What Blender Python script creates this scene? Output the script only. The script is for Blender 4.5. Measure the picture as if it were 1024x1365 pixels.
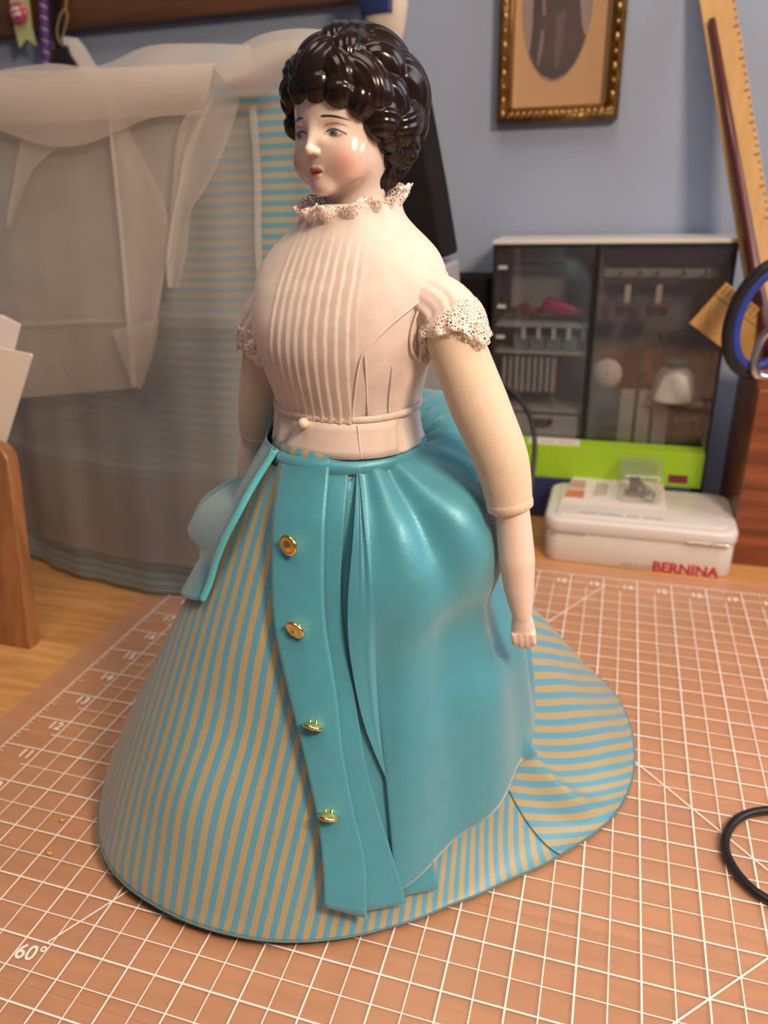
import bpy, bmesh, math, random
import numpy as np
from mathutils import Matrix, Vector
from mathutils.bvhtree import BVHTree

random.seed(7); rng = np.random.default_rng(7)
for o in list(bpy.data.objects): bpy.data.objects.remove(o, do_unlink=True)
SC = bpy.context.scene; COL = SC.collection
S = 0.0254                      # all lengths below are inches; S turns them into metres
# world axes: u (x) along the wall to the right, v (y) away from the viewer, z up; origin at the zero of the cutting mat

# ------------------------------------------------------------------ camera (solved from the mat's half-inch grid)
FPX = 1002.6
CAMR = np.array([[0.956908, 0.289175, -0.026547], [0.091529, -0.387106, -0.917481], [-0.275589, 0.875515, -0.396892]])
CAMC = np.array([12.70722, 0.32406, 11.60288])
cd = bpy.data.cameras.new('camera'); cam = bpy.data.objects.new('camera', cd); COL.objects.link(cam)
cd.sensor_width = 36; cd.sensor_fit = 'AUTO'; cd.lens = 36 * FPX / 1365; cd.clip_start = 0.005; cd.clip_end = 50
mw = Matrix.Identity(4)
for i in range(3):
    mw[i][0] = CAMR[0][i]; mw[i][1] = -CAMR[1][i]; mw[i][2] = -CAMR[2][i]; mw[i][3] = CAMC[i] * S
cam.matrix_world = mw
cd.dof.use_dof = True; cd.dof.focus_distance = 12.0 * S; cd.dof.aperture_fstop = 9.0
SC.camera = cam

# ------------------------------------------------------------------ world, lights, exposure
w = bpy.data.worlds.new('room_light'); SC.world = w; w.use_nodes = True
w.node_tree.nodes['Background'].inputs[0].default_value = (0.83, 0.86, 1.0, 1)
w.node_tree.nodes['Background'].inputs[1].default_value = 0.125
def area(name, loc, target, size, power, col, size_y=None):
    d = bpy.data.lights.new(name, 'AREA'); d.energy = power; d.color = col; d.shape = 'RECTANGLE'
    d.size = size * S; d.size_y = (size_y or size) * S
    o = bpy.data.objects.new(name, d); COL.objects.link(o); o.location = Vector(loc) * S
    o.rotation_euler = (Vector(target) - Vector(loc)).to_track_quat('-Z', 'Y').to_euler()
    return o
area('desk_lamp_light', (28, -1, 27), (9, 12, 6), 6, 6.6, (1.0, 0.77, 0.55))
area('ceiling_light', (12, 0, 66), (9, 14, 4), 30, 11.5, (1.0, 0.82, 0.64))
area('window_light', (52, 16, 34), (8, 14, 9), 24, 7.0, (0.86, 0.90, 1.0))
SC.view_settings.view_transform = 'Standard'; SC.view_settings.look = 'None'
SC.view_settings.gamma = 1.0; SC.view_settings.use_curve_mapping = False
SC.view_settings.exposure = -0.12

# ------------------------------------------------------------------ helpers: pixels of the photograph to places
def ray(x, y):
    q = CAMR.T @ np.array([(x - 512) / FPX, (y - 682.5) / FPX, 1.0]); return q / np.linalg.norm(q)
def onz(x, y, z=0.0): q = ray(x, y); return CAMC + q * ((z - CAMC[2]) / q[2])
def onv(x, y, v): q = ray(x, y); return CAMC + q * ((v - CAMC[1]) / q[1])
def onlean(x, y, a, b):          # the upright plane v = a + b z
    q = ray(x, y); k = (a + b * CAMC[2] - CAMC[1]) / (q[1] - b * q[2]); return CAMC + q * k

# ------------------------------------------------------------------ helpers: objects
BASE = {}
def meta(o, label=None, cat=None, group=None, kind=None):
    if label: o['label'] = label
    if cat: o['category'] = cat
    if group: o['group'] = group
    if kind: o['kind'] = kind
    return o
def thing(name, base, label, cat, group=None):
    o = bpy.data.objects.new(name, None); COL.objects.link(o); o.empty_display_size = 0.01
    o.location = Vector(base) * S; BASE[o.name] = np.array(base, float)
    return meta(o, label, cat, group)
def ob(name, vf, m, parent=None, smooth=True, bev=0, solid=0, sub=0, base=None, label=None, cat=None, group=None, kind=None, attrs=None, off=0):
    v, f = vf; v = np.asarray(v, float)
    if parent is not None: b = BASE[parent.name]
    elif base is not None: b = np.array(base, float)
    else:
        b = np.array([(v[:, 0].min() + v[:, 0].max()) / 2, (v[:, 1].min() + v[:, 1].max()) / 2, v[:, 2].min()])
    me = bpy.data.meshes.new(name); me.from_pydata(((v - b) * S).tolist(), [], [list(map(int, q)) for q in f]); me.update()
    if smooth: me.polygons.foreach_set('use_smooth', [True] * len(me.polygons))
    if attrs:
        for k, a in attrs.items():
            a = np.asarray(a, float)
            if a.ndim == 1:
                at = me.attributes.new(k, 'FLOAT', 'POINT'); at.data.foreach_set('value', a)
            else:
                at = me.attributes.new(k, 'FLOAT_COLOR', 'POINT'); at.data.foreach_set('color', np.c_[a, np.ones(len(a))].ravel())
    me.materials.append(m)
    o = bpy.data.objects.new(name, me); COL.objects.link(o); BASE[o.name] = b
    if parent is not None: o.parent = parent
    else: o.location = Vector(b) * S
    if solid:
        q = o.modifiers.new('thickness', 'SOLIDIFY'); q.thickness = solid * S; q.offset = off
    if bev:
        q = o.modifiers.new('bevel', 'BEVEL'); q.width = bev * S; q.segments = 3; q.limit_method = 'ANGLE'; q.angle_limit = 0.6
        if smooth:
            q2 = o.modifiers.new('wn', 'WEIGHTED_NORMAL'); q2.keep_sharp = False
    if sub:
        q = o.modifiers.new('sub', 'SUBSURF'); q.levels = sub; q.render_levels = sub
    return meta(o, label, cat, group, kind)
def inst(src, loc, parent=None, rot=None, scale=None, label=None, cat=None, group=None):   # a copy that shares mesh data; loc = world place of its origin
    c = src.copy(); COL.objects.link(c)
    for k in ('label', 'category', 'group'):
        if k in c: del c[k]
    c.parent = parent; b = BASE[parent.name] if parent is not None else np.zeros(3)
    c.location = Vector(np.array(loc, float) - b) * S; BASE[c.name] = np.array(loc, float)
    if rot is not None: c.rotation_euler = rot
    if scale is not None: c.scale = scale
    return meta(c, label, cat, group)

# ------------------------------------------------------------------ helpers: shapes (vertices, faces)
def join(*vfs):
    V = []; F = []; n = 0
    for v, f in vfs:
        V.append(np.asarray(v, float)); F += [[i + n for i in q] for q in f]; n += len(v)
    return np.vstack(V), F
def box(x0, x1, y0, y1, z0, z1):
    v = np.array([(x, y, z) for z in (z0, z1) for y in (y0, y1) for x in (x0, x1)], float)
    return v, [(0, 2, 3, 1), (4, 5, 7, 6), (0, 1, 5, 4), (2, 6, 7, 3), (0, 4, 6, 2), (1, 3, 7, 5)]
def grid(P, closed=False, flip=False):          # P[n][m][3]
    P = np.asarray(P, float); n, m = P.shape[:2]; F = []
    for i in range(n - 1):
        for j in range(m if closed else m - 1):
            k = (j + 1) % m; q = (i * m + j, i * m + k, (i + 1) * m + k, (i + 1) * m + j)
            F.append(q[::-1] if flip else q)
    return P.reshape(-1, 3), F
def loft(rings, cap0=True, cap1=True):
    v, F = grid(rings, True); n, m = np.asarray(rings).shape[:2]
    if cap0: F.append(list(range(m))[::-1])
    if cap1: F.append(list(range((n - 1) * m, n * m)))
    return v, F
def spline(pts, n):                             # Catmull-Rom through points, n samples
    P = np.asarray(pts, float); k = len(P)
    Q = np.vstack([2 * P[0] - P[1], P, 2 * P[-1] - P[-2]]); out = []
    for s in np.linspace(0, k - 1, n):
        i = min(int(s), k - 2); t = s - i; a, b, c, d = Q[i:i + 4]
        out.append(0.5 * (2 * b + (c - a) * t + (2 * a - 5 * b + 4 * c - d) * t * t + (3 * b - a - 3 * c + d) * t ** 3))
    return np.array(out)
def tube(path, rad, n=12, ell=1.0, cap=True, up=None):
    P = np.asarray(path, float); k = len(P); rad = np.broadcast_to(np.asarray(rad, float), (k,)); T = np.gradient(P, axis=0); rings = []
    T /= np.linalg.norm(T, axis=1)[:, None]
    u = np.array(up if up is not None else (0.3, 0.2, 1.0)); u = u - T[0] * (u @ T[0]); u /= np.linalg.norm(u)
    for i in range(k):
        u = u - T[i] * (u @ T[i]); u /= np.linalg.norm(u); w_ = np.cross(T[i], u)
        a = np.linspace(0, 2 * np.pi, n, endpoint=False)
        rings.append(P[i] + rad[i] * (np.cos(a)[:, None] * u * ell + np.sin(a)[:, None] * w_))
    return loft(rings, cap, cap)
def lathe(prof, c, n=24, axis=(0, 0, 1)):       # profile (r, h) turned round an axis through c
    ax = Vector(axis).normalized(); q = Vector((0, 0, 1)).rotation_difference(ax).to_matrix(); q = np.array(q)
    a = np.linspace(0, 2 * np.pi, n, endpoint=False); rings = []
    for r, h in prof: rings.append(np.c_[r * np.cos(a), r * np.sin(a), np.full(n, h)] @ q.T + np.array(c, float))
    return loft(rings)
def prism(poly, axis, a, b):                    # outline (two coordinates) swept along axis 'x', 'y' or 'z' from a to b
    R_ = []
    for t in (a, b):
        R_.append([{'x': (t, p, q), 'y': (p, t, q), 'z': (p, q, t)}[axis] for p, q in poly])
    return loft(R_)
def ellipsoid(c, r, n=20, m=12):
    rings = []
    for i in range(m + 1):
        t = np.pi * min(max(i / m, 0.002), 0.998); a = np.linspace(0, 2 * np.pi, n, endpoint=False)
        rings.append(np.c_[r[0] * np.sin(t) * np.cos(a), r[1] * np.sin(t) * np.sin(a), np.full(n, -r[2] * np.cos(t))] + np.array(c, float))
    return loft(rings)
def rot2(vf, ang, c, axis='z'):
    v, f = vf; M = np.array(Matrix.Rotation(ang, 3, axis.upper())); return (np.asarray(v, float) - c) @ M.T + c, f
def rrect(x0, x1, y0, y1, r, n=6):
    out = []
    for cx, cy, a0 in ((x1 - r, y1 - r, 0), (x0 + r, y1 - r, 90), (x0 + r, y0 + r, 180), (x1 - r, y0 + r, 270)):
        for i in range(n + 1):
            a = math.radians(a0 + 90 * i / n); out.append((cx + r * math.cos(a), cy + r * math.sin(a)))
    return out
def text(s, size, M, m, parent, name, bold=0.0, kind=None, ext=0.001):   # flat print: M maps the text plane to the place (inches)
    cu = bpy.data.curves.new('t', 'FONT'); cu.body = s; cu.size = size; cu.align_x = 'CENTER'; cu.align_y = 'CENTER'; cu.offset = bold; cu.extrude = ext
    cu.resolution_u = 3
    t = bpy.data.objects.new('t', cu); COL.objects.link(t); bpy.context.view_layer.update()
    me = bpy.data.meshes.new_from_object(t.evaluated_get(bpy.context.evaluated_depsgraph_get()))
    v = np.array([tuple(p.co) for p in me.vertices]); f = [list(p.vertices) for p in me.polygons]
    bpy.data.objects.remove(t, do_unlink=True); bpy.data.curves.remove(cu); bpy.data.meshes.remove(me)
    M = np.array(M, float); v = v @ M[:, :3].T + M[:, 3]
    return ob(name, (v, f), m, parent, smooth=False)
def sstep(a, b, x): t = np.clip((np.asarray(x, float) - a) / (b - a), 0, 1); return t * t * (3 - 2 * t)

# ------------------------------------------------------------------ materials
def mat(name, col, rough=0.6, metal=0.0, var=0.0, vscale=40, bump=0.0, bscale=400, coat=0.0, spec=0.5, sheen=0.0, trans=0.0, alpha=1.0, aniso=0.0, sss=0.0, col2=None, stretch=(1, 1, 1), emit=None, detail=3):
    m = bpy.data.materials.new(name); m.use_nodes = True; nt = m.node_tree; N = nt.nodes; Lk = nt.links; p = N['Principled BSDF']
    c = tuple(col) + (1,); p.inputs['Base Color'].default_value = c; p.inputs['Roughness'].default_value = rough; p.inputs['Metallic'].default_value = metal
    p.inputs['Specular IOR Level'].default_value = spec; p.inputs['Coat Weight'].default_value = coat; p.inputs['Coat Roughness'].default_value = 0.06
    p.inputs['Sheen Weight'].default_value = sheen; p.inputs['Transmission Weight'].default_value = trans; p.inputs['Alpha'].default_value = alpha
    if sss: p.inputs['Subsurface Weight'].default_value = sss; p.inputs['Subsurface Radius'].default_value = (0.004, 0.002, 0.001); p.inputs['Subsurface Scale'].default_value = 1.0
    if var or bump:
        tc = N.new('ShaderNodeTexCoord'); mp = N.new('ShaderNodeMapping'); Lk.new(tc.outputs['Object'], mp.inputs[0]); mp.inputs['Scale'].default_value = stretch
    if var:
        no = N.new('ShaderNodeTexNoise'); no.inputs['Scale'].default_value = vscale; no.inputs['Detail'].default_value = detail; Lk.new(mp.outputs[0], no.inputs['Vector'])
        mx = N.new('ShaderNodeMix'); mx.data_type = 'RGBA'
        c2 = col2 or tuple(max(0, x * (1 - var)) for x in col); mx.inputs['A'].default_value = c; mx.inputs['B'].default_value = tuple(c2) + (1,)
        rp = N.new('ShaderNodeMapRange'); rp.inputs[1].default_value = 0.35; rp.inputs[2].default_value = 0.65; Lk.new(no.outputs[0], rp.inputs[0])
        Lk.new(rp.outputs[0], mx.inputs['Factor']); Lk.new(mx.outputs['Result'], p.inputs['Base Color'])
    if bump:
        nb = N.new('ShaderNodeTexNoise'); nb.inputs['Scale'].default_value = bscale; nb.inputs['Detail'].default_value = 2; Lk.new(mp.outputs[0], nb.inputs['Vector'])
        bp = N.new('ShaderNodeBump'); bp.inputs['Strength'].default_value = bump; bp.inputs['Distance'].default_value = 0.0005; Lk.new(nb.outputs[0], bp.inputs['Height']); Lk.new(bp.outputs[0], p.inputs['Normal'])
    return m
def math_node(nt, op, a, b=None, c=None):
    n = nt.nodes.new('ShaderNodeMath'); n.operation = op
    for i, x in enumerate((a, b, c)):
        if x is None: continue
        if hasattr(x, 'links'): nt.links.new(x, n.inputs[i])
        else: n.inputs[i].default_value = x
    return n.outputs[0]
def stripe_mat(name, ca, cb, rough=0.42, duty=0.5, sheen=0.2, weave=0.25):   # two-colour stripe along the attribute 'stripe' (one unit = one repeat)
    m = mat(name, ca, rough, sheen=sheen, spec=0.55, bump=weave, bscale=2600); nt = m.node_tree; p = nt.nodes['Principled BSDF']
    at = nt.nodes.new('ShaderNodeAttribute'); at.attribute_name = 'stripe'
    fr = math_node(nt, 'FRACT', at.outputs['Fac']); t = math_node(nt, 'PINGPONG', math_node(nt, 'ADD', fr, 0.0), 0.5)
    mr = nt.nodes.new('ShaderNodeMapRange'); mr.inputs[1].default_value = duty / 2 - 0.02; mr.inputs[2].default_value = duty / 2 + 0.02; nt.links.new(t, mr.inputs[0])
    mx = nt.nodes.new('ShaderNodeMix'); mx.data_type = 'RGBA'; mx.inputs['A'].default_value = tuple(ca) + (1,); mx.inputs['B'].default_value = tuple(cb) + (1,)
    nt.links.new(mr.outputs[0], mx.inputs['Factor']); nt.links.new(mx.outputs['Result'], p.inputs['Base Color'])
    return m
def sheer_mat(name, col, opacity, rough=0.7, tint=0.0):
    m = bpy.data.materials.new(name); m.use_nodes = True; nt = m.node_tree; N = nt.nodes; L_ = nt.links
    for n in list(N): N.remove(n)
    out = N.new('ShaderNodeOutputMaterial'); tr = N.new('ShaderNodeBsdfTransparent'); df = N.new('ShaderNodeBsdfDiffuse'); tl = N.new('ShaderNodeBsdfTranslucent'); gl = N.new('ShaderNodeBsdfGlossy')
    df.inputs[0].default_value = tuple(col) + (1,); tl.inputs[0].default_value = tuple(col) + (1,); gl.inputs[0].default_value = (1, 0.95, 0.9, 1); gl.inputs['Roughness'].default_value = rough * 0.7
    a = N.new('ShaderNodeMixShader'); a.inputs[0].default_value = 0.3; L_.new(df.outputs[0], a.inputs[1]); L_.new(tl.outputs[0], a.inputs[2])
    b = N.new('ShaderNodeMixShader'); b.inputs[0].default_value = 0.06; L_.new(a.outputs[0], b.inputs[1]); L_.new(gl.outputs[0], b.inputs[2])
    c = N.new('ShaderNodeMixShader'); L_.new(tr.outputs[0], c.inputs[1]); L_.new(b.outputs[0], c.inputs[2])
    tc = N.new('ShaderNodeTexCoord'); no = N.new('ShaderNodeTexNoise'); no.inputs['Scale'].default_value = 25; L_.new(tc.outputs['Object'], no.inputs['Vector'])
    mr = N.new('ShaderNodeMapRange'); mr.inputs[1].default_value = 0.3; mr.inputs[2].default_value = 0.7; mr.inputs[3].default_value = opacity - 0.05; mr.inputs[4].default_value = opacity + 0.05
    L_.new(no.outputs[0], mr.inputs[0]); L_.new(mr.outputs[0], c.inputs[0]); L_.new(c.outputs[0], out.inputs[0])
    return m
def lace_mat(name, col, scale=820, hole=0.13):
    m = mat(name, col, 0.8, sheen=0.2); nt = m.node_tree; p = nt.nodes['Principled BSDF']
    tc = nt.nodes.new('ShaderNodeTexCoord'); vo = nt.nodes.new('ShaderNodeTexVoronoi'); vo.feature = 'DISTANCE_TO_EDGE'; vo.inputs['Scale'].default_value = scale; nt.links.new(tc.outputs['Object'], vo.inputs['Vector'])
    nt.links.new(math_node(nt, 'LESS_THAN', vo.outputs['Distance'], hole), p.inputs['Alpha'])
    return m
def glass_mat(name, col, opacity, rough=0.03, gloss=0.08):
    m = bpy.data.materials.new(name); m.use_nodes = True; nt = m.node_tree; N = nt.nodes; L_ = nt.links
    for n in list(N): N.remove(n)
    out = N.new('ShaderNodeOutputMaterial'); tr = N.new('ShaderNodeBsdfTransparent'); df = N.new('ShaderNodeBsdfDiffuse'); gl = N.new('ShaderNodeBsdfGlossy')
    df.inputs[0].default_value = tuple(col) + (1,); gl.inputs['Roughness'].default_value = rough
    a = N.new('ShaderNodeMixShader'); a.inputs[0].default_value = opacity; L_.new(tr.outputs[0], a.inputs[1]); L_.new(df.outputs[0], a.inputs[2])
    b = N.new('ShaderNodeMixShader'); b.inputs[0].default_value = gloss; L_.new(a.outputs[0], b.inputs[1]); L_.new(gl.outputs[0], b.inputs[2])
    L_.new(b.outputs[0], out.inputs[0]); return m

M = {}
M['wall'] = mat('painted_wall', (0.33, 0.39, 0.52), 0.75, var=0.05, vscale=8, bump=0.05, bscale=300)
M['plank'] = [mat('butcher_block_%d' % i, c, 0.38, var=0.3, vscale=14, stretch=(1.2, 14, 14), coat=0.15, detail=5) for i, c in enumerate([(0.70, 0.34, 0.11), (0.64, 0.30, 0.095), (0.74, 0.38, 0.13), (0.68, 0.32, 0.10)])]
M['mat'] = glass_mat('clear_rubbery_mat', (0.80, 0.45, 0.28), 0.28, rough=0.28, gloss=0.07)
M['print'] = mat('white_print', (0.95, 0.86, 0.80), 0.6)
M['porcelain'] = mat('glazed_porcelain', (0.83, 0.66, 0.57), 0.16, coat=0.6, sss=0.15)
M['bisque'] = mat('bisque_porcelain', (0.86, 0.66, 0.55), 0.42, var=0.05, vscale=60, sss=0.15, spec=0.4)
M['hair'] = mat('glossy_dark_hair_glaze', (0.018, 0.009, 0.007), 0.18, coat=0.0, spec=0.35, var=0.3, vscale=60)
M['muslin'] = mat('cream_muslin', (0.78, 0.60, 0.44), 0.9, var=0.06, vscale=300, bump=0.45, bscale=3000, sheen=0.25)
M['batiste'] = mat('white_batiste', (0.80, 0.655, 0.58), 0.85, var=0.08, vscale=160, bump=0.35, bscale=3600, sheen=0.3)
M['lace'] = lace_mat('white_lace', (0.92, 0.78, 0.70))
M['satin'] = mat('turquoise_satin', (0.065, 0.32, 0.41), 0.42, metal=0.15, sheen=0.45, spec=0.6, var=0.05, vscale=90)
def twill(m, scale=420, strength=0.15):          # fine diagonal ribs of the weave
    nt = m.node_tree; tc = nt.nodes.new('ShaderNodeTexCoord'); wv = nt.nodes.new('ShaderNodeTexWave'); wv.bands_direction = 'DIAGONAL'; wv.inputs['Scale'].default_value = scale; wv.inputs['Distortion'].default_value = 1.5; wv.inputs['Detail Scale'].default_value = 2
    nt.links.new(tc.outputs['Object'], wv.inputs['Vector']); no = nt.nodes.new('ShaderNodeTexNoise'); no.inputs['Scale'].default_value = 130; no.inputs['Detail'].default_value = 4; nt.links.new(tc.outputs['Object'], no.inputs['Vector'])
    bp = nt.nodes.new('ShaderNodeBump'); bp.inputs['Strength'].default_value = strength; bp.inputs['Distance'].default_value = 0.0002; nt.links.new(wv.outputs['Fac'], bp.inputs['Height'])
    b2 = nt.nodes.new('ShaderNodeBump'); b2.inputs['Strength'].default_value = 0.18; b2.inputs['Distance'].default_value = 0.0015; nt.links.new(no.outputs[0], b2.inputs['Height']); nt.links.new(bp.outputs[0], b2.inputs['Normal'])
    nt.links.new(b2.outputs[0], nt.nodes['Principled BSDF'].inputs['Normal']); return m
twill(M['satin'])
M['satin_in'] = mat('turquoise_satin_light', (0.10, 0.50, 0.56), 0.45, bump=0.2, bscale=1800, sheen=0.3)
M['stripe'] = stripe_mat('turquoise_tan_stripe', (0.11, 0.34, 0.48), (0.44, 0.35, 0.18))
M['stripe_bg'] = stripe_mat('turquoise_tan_stripe_length', (0.14, 0.32, 0.42), (0.40, 0.35, 0.25))
M['gold'] = mat('gold_metal', (0.92, 0.66, 0.24), 0.2, 1.0)
M['pearl'] = mat('pearl', (0.85, 0.74, 0.58), 0.15, coat=0.8)
M['dark_metal'] = mat('dark_steel', (0.16, 0.13, 0.11), 0.3, 0.9)
M['chrome'] = mat('chrome', (0.75, 0.70, 0.65), 0.15, 1.0)
M['organza'] = sheer_mat('cream_organza', (0.74, 0.64, 0.56), 0.48)
M['organza_thick'] = sheer_mat('cream_organza_folded', (0.76, 0.66, 0.58), 0.58)
M['organza_thin'] = sheer_mat('cream_organza_single', (0.62, 0.55, 0.51), 0.42)
M['selvage'] = sheer_mat('white_selvage', (0.9, 0.82, 0.75), 0.42)
M['black'] = mat('black_plastic', (0.018, 0.016, 0.016), 0.35)
M['charcoal'] = mat('charcoal_cloth', (0.016, 0.013, 0.013), 0.9, spec=0.1, var=0.2, vscale=30)
M['grey_cloth'] = mat('grey_plastic', (0.34, 0.32, 0.33), 0.5)
M['case_in'] = mat('grey_case_lining', (0.36, 0.33, 0.35), 0.6, var=0.35, vscale=25)
M['case_white'] = mat('pale_plastic', (0.50, 0.48, 0.48), 0.5)
M['smoke'] = glass_mat('smoked_clear_door', (0.10, 0.08, 0.09), 0.22, rough=0.05, gloss=0.07)
M['clear'] = glass_mat('clear_plastic', (0.7, 0.68, 0.66), 0.16, rough=0.05, gloss=0.12)
M['tin'] = mat('white_enamel_tin', (0.72, 0.66, 0.62), 0.32, coat=0.2)
M['red_print'] = mat('red_print', (0.50, 0.02, 0.03), 0.5)
M['grey_print'] = mat('grey_print', (0.38, 0.33, 0.31), 0.6)
M['green'] = mat('lime_green_card', (0.36, 0.62, 0.02), 0.5)
M['maroon'] = mat('maroon_print', (0.20, 0.02, 0.05), 0.5)
M['card'] = mat('white_card', (0.80, 0.72, 0.68), 0.6)
M['paper'] = mat('cream_paper', (0.86, 0.72, 0.60), 0.8, var=0.03, vscale=20)
M['paper2'] = mat('pale_pink_paper', (0.88, 0.74, 0.72), 0.8)
M['holder'] = mat('varnished_alder', (0.42, 0.17, 0.06), 0.35, var=0.35, vscale=10, stretch=(14, 14, 1.0), coat=0.2, detail=5)
M['walnut'] = mat('red_brown_wood', (0.32, 0.09, 0.035), 0.35, var=0.6, vscale=9, stretch=(1.0, 10, 14), coat=0.2, detail=6)
M['rail'] = mat('dark_stained_rail', (0.13, 0.05, 0.022), 0.4, var=0.4, vscale=8, stretch=(1, 10, 14), coat=0.1, detail=5)
M['maple'] = mat('yellow_ruler_wood', (0.60, 0.33, 0.11), 0.4, var=0.15, vscale=12, stretch=(12, 12, 1), coat=0.2)
M['redstick'] = mat('dark_red_stick', (0.10, 0.02, 0.018), 0.3, coat=0.2)
M['blue_handle'] = mat('blue_soft_grip', (0.025, 0.05, 0.32), 0.45)
M['gilt'] = mat('antique_gilt', (0.30, 0.16, 0.045), 0.32, 0.75, var=0.5, vscale=90, bump=0.6, bscale=260)
M['gilt_light'] = mat('bright_gilt', (0.50, 0.30, 0.11), 0.28, 0.85)
M['sepia'] = mat('sepia_mount_board', (0.50, 0.29, 0.15), 0.7, var=0.06, vscale=20)
M['photo_bg'] = mat('faded_photo', (0.33, 0.24, 0.22), 0.5, var=0.25, vscale=12)
M['photo_dark'] = mat('dark_photo_tone', (0.085, 0.058, 0.055), 0.5, var=0.25, vscale=25)
M['photo_mid'] = mat('mid_photo_tone', (0.20, 0.145, 0.13), 0.5)
M['ribbon'] = mat('pale_yellow_green_ribbon', (0.50, 0.50, 0.24), 0.5)
M['pink'] = mat('rose_enamel', (0.50, 0.05, 0.13), 0.15, coat=0.6)
M['purple'] = mat('purple_cord', (0.10, 0.03, 0.17), 0.6)
M['silver_thread'] = mat('silver_thread', (0.62, 0.56, 0.60), 0.4)
M['twine'] = mat('brown_twine', (0.34, 0.20, 0.11), 0.9)
M['navy'] = mat('navy_glaze', (0.022, 0.035, 0.13), 0.3)
M['cream'] = mat('cream_glaze', (0.66, 0.54, 0.44), 0.4)
M['pinkbag'] = mat('hot_pink_plastic', (0.55, 0.03, 0.12), 0.4)
M['darkred'] = mat('dark_red_plastic', (0.22, 0.02, 0.03), 0.4)
M['brass'] = mat('dull_brass', (0.24, 0.15, 0.07), 0.4, 0.6)
M['thread'] = mat('white_thread', (0.66, 0.62, 0.56), 0.6, bump=0.5, bscale=500, stretch=(1, 1, 6))
M['teal'] = mat('teal_plastic', (0.02, 0.28, 0.30), 0.4)
M['aqua'] = mat('grey_aqua_plastic', (0.20, 0.29, 0.30), 0.4)
M['cord'] = mat('black_rubber_cord', (0.012, 0.010, 0.010), 0.4)
M['crumb'] = mat('golden_crumb', (0.75, 0.45, 0.12), 0.8)

# ================================================================== the setting
ZT = -0.06                                       # table top; the mat lies on it
wl = ob('wall_back', box(-60, 60, 31, 31.5, -30, 40), M['wall'], smooth=False, kind='structure')
fl = ob('floor', box(-60, 60, -60, 31, -30.5, -30), mat('dull_floor', (0.25, 0.2, 0.16), 0.7, var=0.2, vscale=3), smooth=False, kind='structure')

tb = thing('work_table', (6, 14, -30), 'orange-brown butcher-block work table under the clear cutting mat', 'table')
rowh = 1.72; v0 = -4.0; r = 0
while v0 < 30.7:
    u0 = -20 - random.random() * 9
    while u0 < 32:
        ln = 11 + random.random() * 9
        ob('plank', box(max(u0, -20) + 0.006, min(u0 + ln, 32) - 0.006, v0 + 0.006, min(v0 + rowh, 30.7) - 0.006, ZT - 1.5, ZT), random.choice(M['plank']), tb, smooth=False)
        u0 += ln
    v0 += rowh; r += 1
for x in (-17.5, 29.5):
    for y in (-2, 28.5): ob('leg', box(x - 1.2, x + 1.2, y - 1.2, y + 1.2, -30, ZT - 1.5), M['plank'][1], tb, bev=0.1)

# ------------------------------------------------------------------ cutting mat with printed grid
mt = thing('cutting_mat', (12, 11.2, ZT), 'clear cutting mat printed with a white inch grid, under the doll', 'mat')
U0, U1, V0, V1 = -0.78, 30.0, -0.8, 23.2
ob('sheet', box(U0, U1, V0, V1, ZT + 0.002, 0.0), M['mat'], mt, smooth=False)
q = []
ZP = 0.003
def line(a, b, w_):
    ZP = 0.003 + 0.0012 * (len(q) % 7) + (0.009 if abs(a[0] - b[0]) < 1e-6 else 0) + (0.018 if abs(a[0] - b[0]) > 1e-6 and abs(a[1] - b[1]) > 1e-6 else 0)
    a = np.array(a, float); b = np.array(b, float); d = b - a; d /= np.linalg.norm(d); n = np.array([-d[1], d[0]]) * w_ / 2
    q.append((np.array([(*(a - n), ZP), (*(b - n), ZP), (*(b + n), ZP), (*(a + n), ZP)]), [(0, 1, 2, 3)]))
UE, VE = 29.0, 22.5
line((0, 0), (0, VE), 0.03); line((0, VE), (UE, VE), 0.03)
for i in range(0, 45):
    v = i / 2
    if v > 22: break
    if i % 2 == 0: line((0 if v > 0 else 0, v), (UE, v), 0.029)
    else: line((0.82, v), (UE, v), 0.018)
for i in range(2, 58):
    u = i / 2
    line((u, 0), (u, 22.5 if i % 2 == 0 else 21.75), 0.030 if i % 2 == 0 else 0.021)
for i in range(0, 8 * 22):
    if i % 8: line((0, i / 8), (0.22 if i % 4 == 0 else (0.13 if i % 2 == 0 else 0.09), i / 8), 0.016)
for i in range(0, 8 * 29):
    if i % 8: line((i / 8, VE), (i / 8, VE - (0.22 if i % 4 == 0 else 0.12)), 0.016)
t60 = math.tan(math.radians(60))
line((5, 8), (13.05, 8 + 8.05 * t60), 0.03); line((4.42, 7.0), (5, 8), 0.03); line((1.5, 8 - 3.5 * t60), (3.98, 8 - 1.02 * t60 + 0.12), 0.03)
line((6, 0), (28, 22), 0.029); line((6, 22), (28, 0), 0.029)
ob('printed_grid', join(*q), M['print'], mt, smooth=False)
for i in range(5, 19):
    text(str(i), 0.36, [[1, 0, 0, 0.72], [0, 1, 0, i - 0.2], [0, 0, 1, ZP]], M['print'], mt, 'ruler_number', 0.006)
for i in range(2, 25):
    text(str(i), 0.34, [[1, 0, 0, i - 0.28], [0, 1, 0, 22.0], [0, 0, 1, ZP]], M['print'], mt, 'ruler_number', 0.006)
p = onz(40, 1271)
text('60\u00b0', 0.38, [[0.97, -0.1, 0, p[0]], [0.1, 0.97, 0, p[1]], [0, 0, 1, ZP]], M['print'], mt, 'angle_mark', 0.005)

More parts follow.
